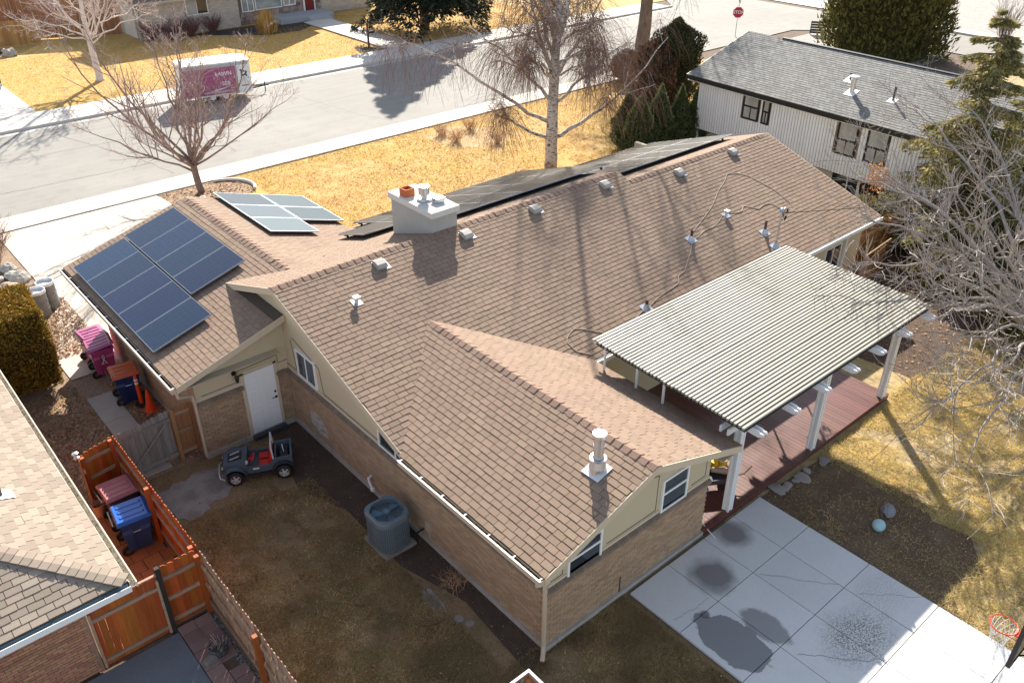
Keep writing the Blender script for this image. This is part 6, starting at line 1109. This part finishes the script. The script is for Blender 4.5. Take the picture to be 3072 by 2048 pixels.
upright('juniper','tall dark blunt-topped juniper beside the white house corner',34.6,14.9,4.9,1.5,jun_m,core_m,None,12000,blunt,.14,'tree',seed=21,rag=.16)
upright('juniper','red-brown juniper leaning against the tall dark one',33.2,15.2,3.9,1.5,rj_m,core_m,None,9000,blunt,.14,'tree',seed=22,rag=.2)
upright('shrub','round brownish shrub at the foot of the tall brown trunk',36.2,20.4,1.9,1.0,M('brown_twiggy',(.20,.13,.095),.85,.5),M('brown_core',(.07,.05,.04),.9,0),None,4000,lambda t: np.sqrt(np.clip(1-(2*t-1)**2,0,1))+.02,.13,seed=23)
wide=lambda t: np.minimum(1,(1-t)*1.7)**.55
upright('cypress','huge bushy evergreen rising behind the white house roof',57.2,13.2,13.5,4.3,foliage_m('olive_evergreen',(.115,.105,.028),.5),M('olive_core',(.05,.048,.018),.9,0),None,26000,wide,.30,'tree',seed=24,rag=.06)
# clipped hedge at the left edge
hd_=thing('clipped_hedge','tall clipped hedge with a golden top at the left edge','hedge',(-5.7,7.8,0)); hm=M('golden_hedge',(.30,.18,.022),.75,.45,[(1.3,.5,(.21,.14,.02),(.42,.62))],spec=.2,trl=.08); b=B()
def boxcloud(b,x0,x1,y0,y1,z0,z1,n,s):
    P=rng.uniform([x0,y0,z0],[x1,y1,z1],(n,3)); f=rng.integers(0,5,n); sd=rng.random(n)<.5
    for k in range(n):
        j=f[k]
        if j==0: P[k,2]=z1
        elif j<3: P[k,1]=y0 if sd[k] else y1
        else: P[k,0]=x0 if sd[k] else x1
    o=np.where((f==0)[:,None],[0,0,1.],np.where((f<3)[:,None],np.c_[np.zeros(n),np.where(sd,-1,1),np.zeros(n)],np.c_[np.where(sd,-1,1),np.zeros(n),np.zeros(n)])); P=P+o*rng.normal(0,.03,(n,1))+.04*np.sin(P@np.array([[3.1,2,1.],[1,4,2],[2,1,3.3]]))
    u=nrm(np.where((f==0)[:,None],0.12,.7)*o+rng.normal(0,.5,(n,3))*np.where((f==0)[:,None],[1,1,.15],[1,1,1])+[0,0,.25]); v=nrm(np.cross(u,rng.normal(0,1,(n,3)))); leafcloud(b,P,u,v,s*rng.uniform(.6,1.5,(n,1)),s*.35*rng.uniform(.6,1.4,(n,1)),rng.random(n))
boxcloud(b,-6.9,-4.75,6.6,8.75,.25,2.88,26000,.075); boxcloud(b,-4.95,-4.6,8.1,9.1,.3,2.7,4500,.075); obj('crown',b,hm,hd_)
b=B(); bx(b,-6.85,-4.82,6.68,8.68,.3,2.82); obj('inner_crown',b,M('hedge_core',(.05,.038,.012),.9,0),hd_); b=B()
for k in range(7): cyl(b,(-6.5+k*.27,7.3+.3*math.sin(k*2),-.02),(-6.45+k*.26,7.4,.5),.035,n=5)
obj('stems',b,bark_m,hd_)
# conifers with whorled boughs
def conifer(name,label,x,y,h,zb,R,mat,nb,per,size,seed=0,droop=.25,power=.85,trunk_r=.3,cat='tree',gap=0.):
    q=np.random.default_rng(seed+70); t=thing(name,label,cat,(x,y,0)); obj('trunk',tubes(B(),np.array([(x,y,-.05),(x+.05,y,h*.4),(x,y,h*.97)]),np.array([trunk_r,trunk_r*.7,.02]),10),willow_m,t,smooth=True)
    s=q.uniform(0,1,nb)**1.15; z=zb+s*(h-zb); a=np.arange(nb)*2.39996+q.normal(0,.25,nb); L=R*(1-s)**power*q.uniform(.72,1.15,nb)+.12
    K=7; tt=np.linspace(0,1,K); d=np.stack([np.cos(a),np.sin(a)],1); rise=q.uniform(-.05,.25,nb)
    P=np.stack([np.stack([x+d[:,0]*L*k,y+d[:,1]*L*k,z+L*(rise*k-droop*k*k)],1) for k in tt],1); obj('boughs',tubes(B(),P,np.linspace(.045,.008,K)[None]*(.4+L[:,None]/R),4),willow_m,t,kind='stuff')
    n=nb*per; i=np.repeat(np.arange(nb),per); k=q.uniform(.08,1.04,n)**.75; f=k*(K-1); j=np.clip(f.astype(int),0,K-2); f=(f-j)[:,None]
    C0=P[i,j]*(1-f)+P[i,j+1]*f; T=nrm(P[i,j+1]-P[i,j]); side=np.stack([-d[i,1],d[i,0],np.zeros(n)],1); w_=q.normal(0,.17,n)*L[i]*(1.15-k*.75); C0=C0+side*w_[:,None]+np.stack([np.zeros(n),np.zeros(n),-np.abs(q.normal(0,.12,n))*L[i]*.6-np.abs(w_)*.25],1)
    u=nrm(T*.9+side*np.sign(w_)[:,None]*.7+np.array([0,0,-.35])+q.normal(0,.35,(n,3))); v=nrm(np.cross(u,q.normal(0,1,(n,3))))
    obj('crown',leafcloud(B(),C0,u,v,size*q.uniform(.7,1.6,(n,1)),size*.28*q.uniform(.6,1.4,(n,1)),q.random(n)),mat,t); return t
conifer('spruce_tree','dark spruce with a bare lower trunk on the far lawn',35.3,42.5,14.2,2.3,5.2,foliage_m('dark_spruce',(.035,.045,.028)),150,330,.32,1,.30,.8,.42)
conifer('spruce_tree','yellow-green spruce standing at the right edge before the white house',26.2,-6.6,9.6,.9,3.2,foliage_m('yellow_spruce',(.33,.29,.12),.5,(.15,.14,.07)),95,330,.16,2,.18,.75,.16)
conifer('spruce_tree','smaller second spruce tip crowding the right edge',28.6,-8.0,8.6,.8,2.6,bpy.data.materials['yellow_spruce'],70,300,.16,3,.18,.8,.14)
# low evergreen scrub under the bare branches
def bush(name,label,x,y,h,r,mat,n,size,seed,group=None,core=core_m): return upright(name,label,x,y,h,r,mat,core,group,n,lambda t: np.sqrt(np.clip(1-(1.7*t-.7)**2,0,1))+.02,size,'shrub',False,seed,.22)
yb_m=foliage_m('golden_scrub',(.20,.17,.06),.5)
for i,(x,y,h,r,l) in enumerate(((24.3,-4.2,1.9,1.3,'low golden-green bush just past the end of the house eave'),(26.0,-8.3,2.2,1.6,'golden-green bush deep under the bare silver branches'),(23.2,-8.3,1.5,1.2,'low olive bush in front of the brown board fence'),(29.5,-3.5,2.2,1.5,'golden-green bush against the white house wall'),(22.0,-11.2,1.2,1.1,'lowest olive bush at the right edge under the branches'))): bush('evergreen_bush',l,x,y,h,r,yb_m,5000,.12,40+i,'golden-green bushes under the bare branches')
sheet('brush_floor',[(15.8,-6.4),(34,-3),(34,-14),(20,-14.5),(16.2,-10.5)],-.004,M('dark_litter',(.12,.075,.05),.95,0,[(3,.6,(.06,.04,.03)),(16,.5,(.24,.16,.1),(.55,.7))],(30,.9,.05)))
litter('brush_litter',[(16,-13,26,-5)],2500,.05,leaf_m)
tg=thing('dry_grass_clump','bright straw-coloured grass clump just past the rear eave end','dry grass',(22.3,-4.6,0)); b=B(); n=1500; a_=rng.uniform(0,6.28,n); r_=np.abs(rng.normal(0,.55,n)); le=rng.uniform(.6,1.9,n); Pq=np.stack([22.3+r_*np.cos(a_)*1.3,-4.75+r_*np.sin(a_)*.5,np.zeros(n)],1); Q=Pq+np.stack([rng.normal(0,.35,n),rng.normal(0,.3,n),le],1); dx=rng.normal(0,.014,(n,3)); dx[:,2]=0
b.add(np.stack([Pq-dx,Pq+dx,Q],1).reshape(-1,3),np.arange(3*n).reshape(-1,3),rng.random(n)); obj('blades',b,bladeF_m,tg,kind='stuff')
# --- the great bare silver shrub-tree reaching in from the right
sx,sy=20.2,-13.0
tk=limb([(sx,sy,-.05),(sx-.05,sy,.5),(sx-.1,sy+.05,1.0)],.26,.2,6,.01); ls=[]
for (x,y,z) in ((14.0,-9.0,4.3),(16.3,-7.4,4.6),(20.8,-4.6,4.6),(23.6,-4.9,6.2),(25.0,-6.2,6.6),(14.8,-10.4,3.4),(15.0,-13.0,4.4),(11.3,-13.0,2.0),(10.6,-14.4,1.7),(11.2,-15.6,1.7),(18.0,-9.2,5.6),(18.2,-6.2,5.2),(13.4,-11.6,3.7),(12.6,-12.6,3.0),(13.0,-14.4,2.6),(22.4,-9.0,5.0),(16.6,-11.2,4.8),(19.8,-7.4,3.6),(12.2,-14.0,3.3),(21.8,-6.6,3.0)):
    o=np.array([sx-.08,sy+.03,rng.uniform(.5,1.0)]); e=np.array([x,y,z]); L_=np.linalg.norm(e-o); ls.append(limb([o,o*.62+e*.38+[0,0,L_*.13],o*.25+e*.75+[0,0,L_*.10],e],.075,.013,12,.07))
bst,lv=bare_tree('bare_tree','sprawling bare silver-twigged tree reaching in from the right edge','' or (sx,sy,0),tk,ls,[dict(n=13,ang=42,lf=.34,up=.12,wob=.13,K=8,tr=(.35,1),minr=.009,maxlen=2.4),dict(n=11,ang=46,lf=.5,up=.34,wob=.15,K=6,tr=(.15,1),minr=.006,maxlen=1.2)],M('silver_bark',(.31,.275,.255),.8,.1,[(8,.4,(.25,.22,.2))]),silver_m)
b=B(); n=260; Pq=np.array([20.3,-6.0,4.45])+rng.normal(0,1,(n,3))*[.22,.22,.3]; u=nrm(rng.normal(0,.6,(n,3))+[0,0,-.8]); v=nrm(np.cross(u,rng.normal(0,1,(n,3)))); leafcloud(b,Pq,u,v,.11*rng.uniform(.6,1.4,(n,1)),.035*np.ones((n,1)),rng.random(n)); obj('dead_leaf_cluster',b,M('orange_dead_leaf',(.62,.30,.10),.7,.35),bst,kind='stuff')
tubes(b:=B(),np.array([(19.2,-8.2,4.4),(19.9,-6.8,4.55),(20.4,-5.8,4.6)]),np.array([.03,.02,.012]),5); obj('limb',b,bpy.data.materials['silver_bark'],bst)
# bare reddish shrubs along the far brick wall, dry clumps on the lawns
def twig_shrub(name,label,x,y,h,n,mat,group=None,sp=.5,rr=.012):
    t=thing(name,label,'shrub',(x,y,0),group); a=rng.uniform(0,6.28,n); P0=np.stack([x+rng.normal(0,.12,n),y+rng.normal(0,.12,n),np.zeros(n)],1); d=np.stack([np.cos(a)*sp,np.sin(a)*sp,np.ones(n)],1)*rng.uniform(.5,1.1,(n,1))*h; P=np.stack([P0,P0+d*.5+rng.normal(0,.05,(n,3)),P0+d+rng.normal(0,.08,(n,3))],1)
    obj('stems',tubes(B(),P,np.array([rr,rr*.8,rr*.4])[None].repeat(n,0),3,rng.random(n)),mat,t); Q,R_=grow(P,np.full((n,3),rr*.7),4,35,.5,.2,.12,4,(.3,1),minr=rr*.5); obj('twigs',tubes(B(),Q,R_,3,rng.random(len(Q))),mat,t,kind='stuff'); return t
rd_m=M('reddish_twig',(.16,.075,.07),.8,.4)
for i,(x,l) in enumerate(((15.9,'leftmost bare reddish shrub below the pale brick wall'),(17.5,'middle bare reddish shrub below the pale brick wall'),(19.2,'bare reddish shrub right below the brick house window'),(21.0,'rightmost bare reddish shrub below the pale brick wall'))): twig_shrub('bare_shrub',l,x,52.6,1.3,70,rd_m,'bare shrubs along the pale brick wall',.7,.02)
dc_m=M('dry_stalk',(.46,.30,.17),.8,.4)
for i,(x,y,l) in enumerate(((19.5,19.1,'dry stalk clump nearest the sidewalk on the golden lawn'),(19.4,17.7,'dry stalk clump left of the weeping birch'),(21.3,18.8,'dry stalk clump furthest along the sidewalk'),(21.0,16.0,'dry stalk clump nearest the weeping birch'))): twig_shrub('dry_clump',l,x,y,.6,60,dc_m,'dry clumps on the golden lawn',.6,.008)
sheet('pale_bed',[(18.3,19.6),(19,16.6),(20.8,15.4),(22.4,16.6),(22.2,19.2),(20.5,20.2)],-.006,M('pale_straw_soil',(.52,.38,.22),.95,0,[(5,.6,(.38,.26,.14)),(1,.4,(.5,.3,.12))],(25,.8,.03)))
twig_shrub('bare_shrub','brown twiggy shrub at the left edge beside the rock pile',-4.1,17.9,1.5,110,M('brown_stem',(.22,.13,.09),.85,.4),None,.6,.010)
twig_shrub('bare_shrub','tall thin leafless shrub against the pale gravel at upper right',66.2,8.0,3.4,60,bark_m,None,.28,.018)
twig_shrub('weed','dry weed clump beside the brick wall near the air conditioner',-.45,-7.9,.45,26,dc_m,None,.7,.005)
rock(5.25-.0,18.9,.16,'small rock in the leafy bed below the street tree',None,seed=120)
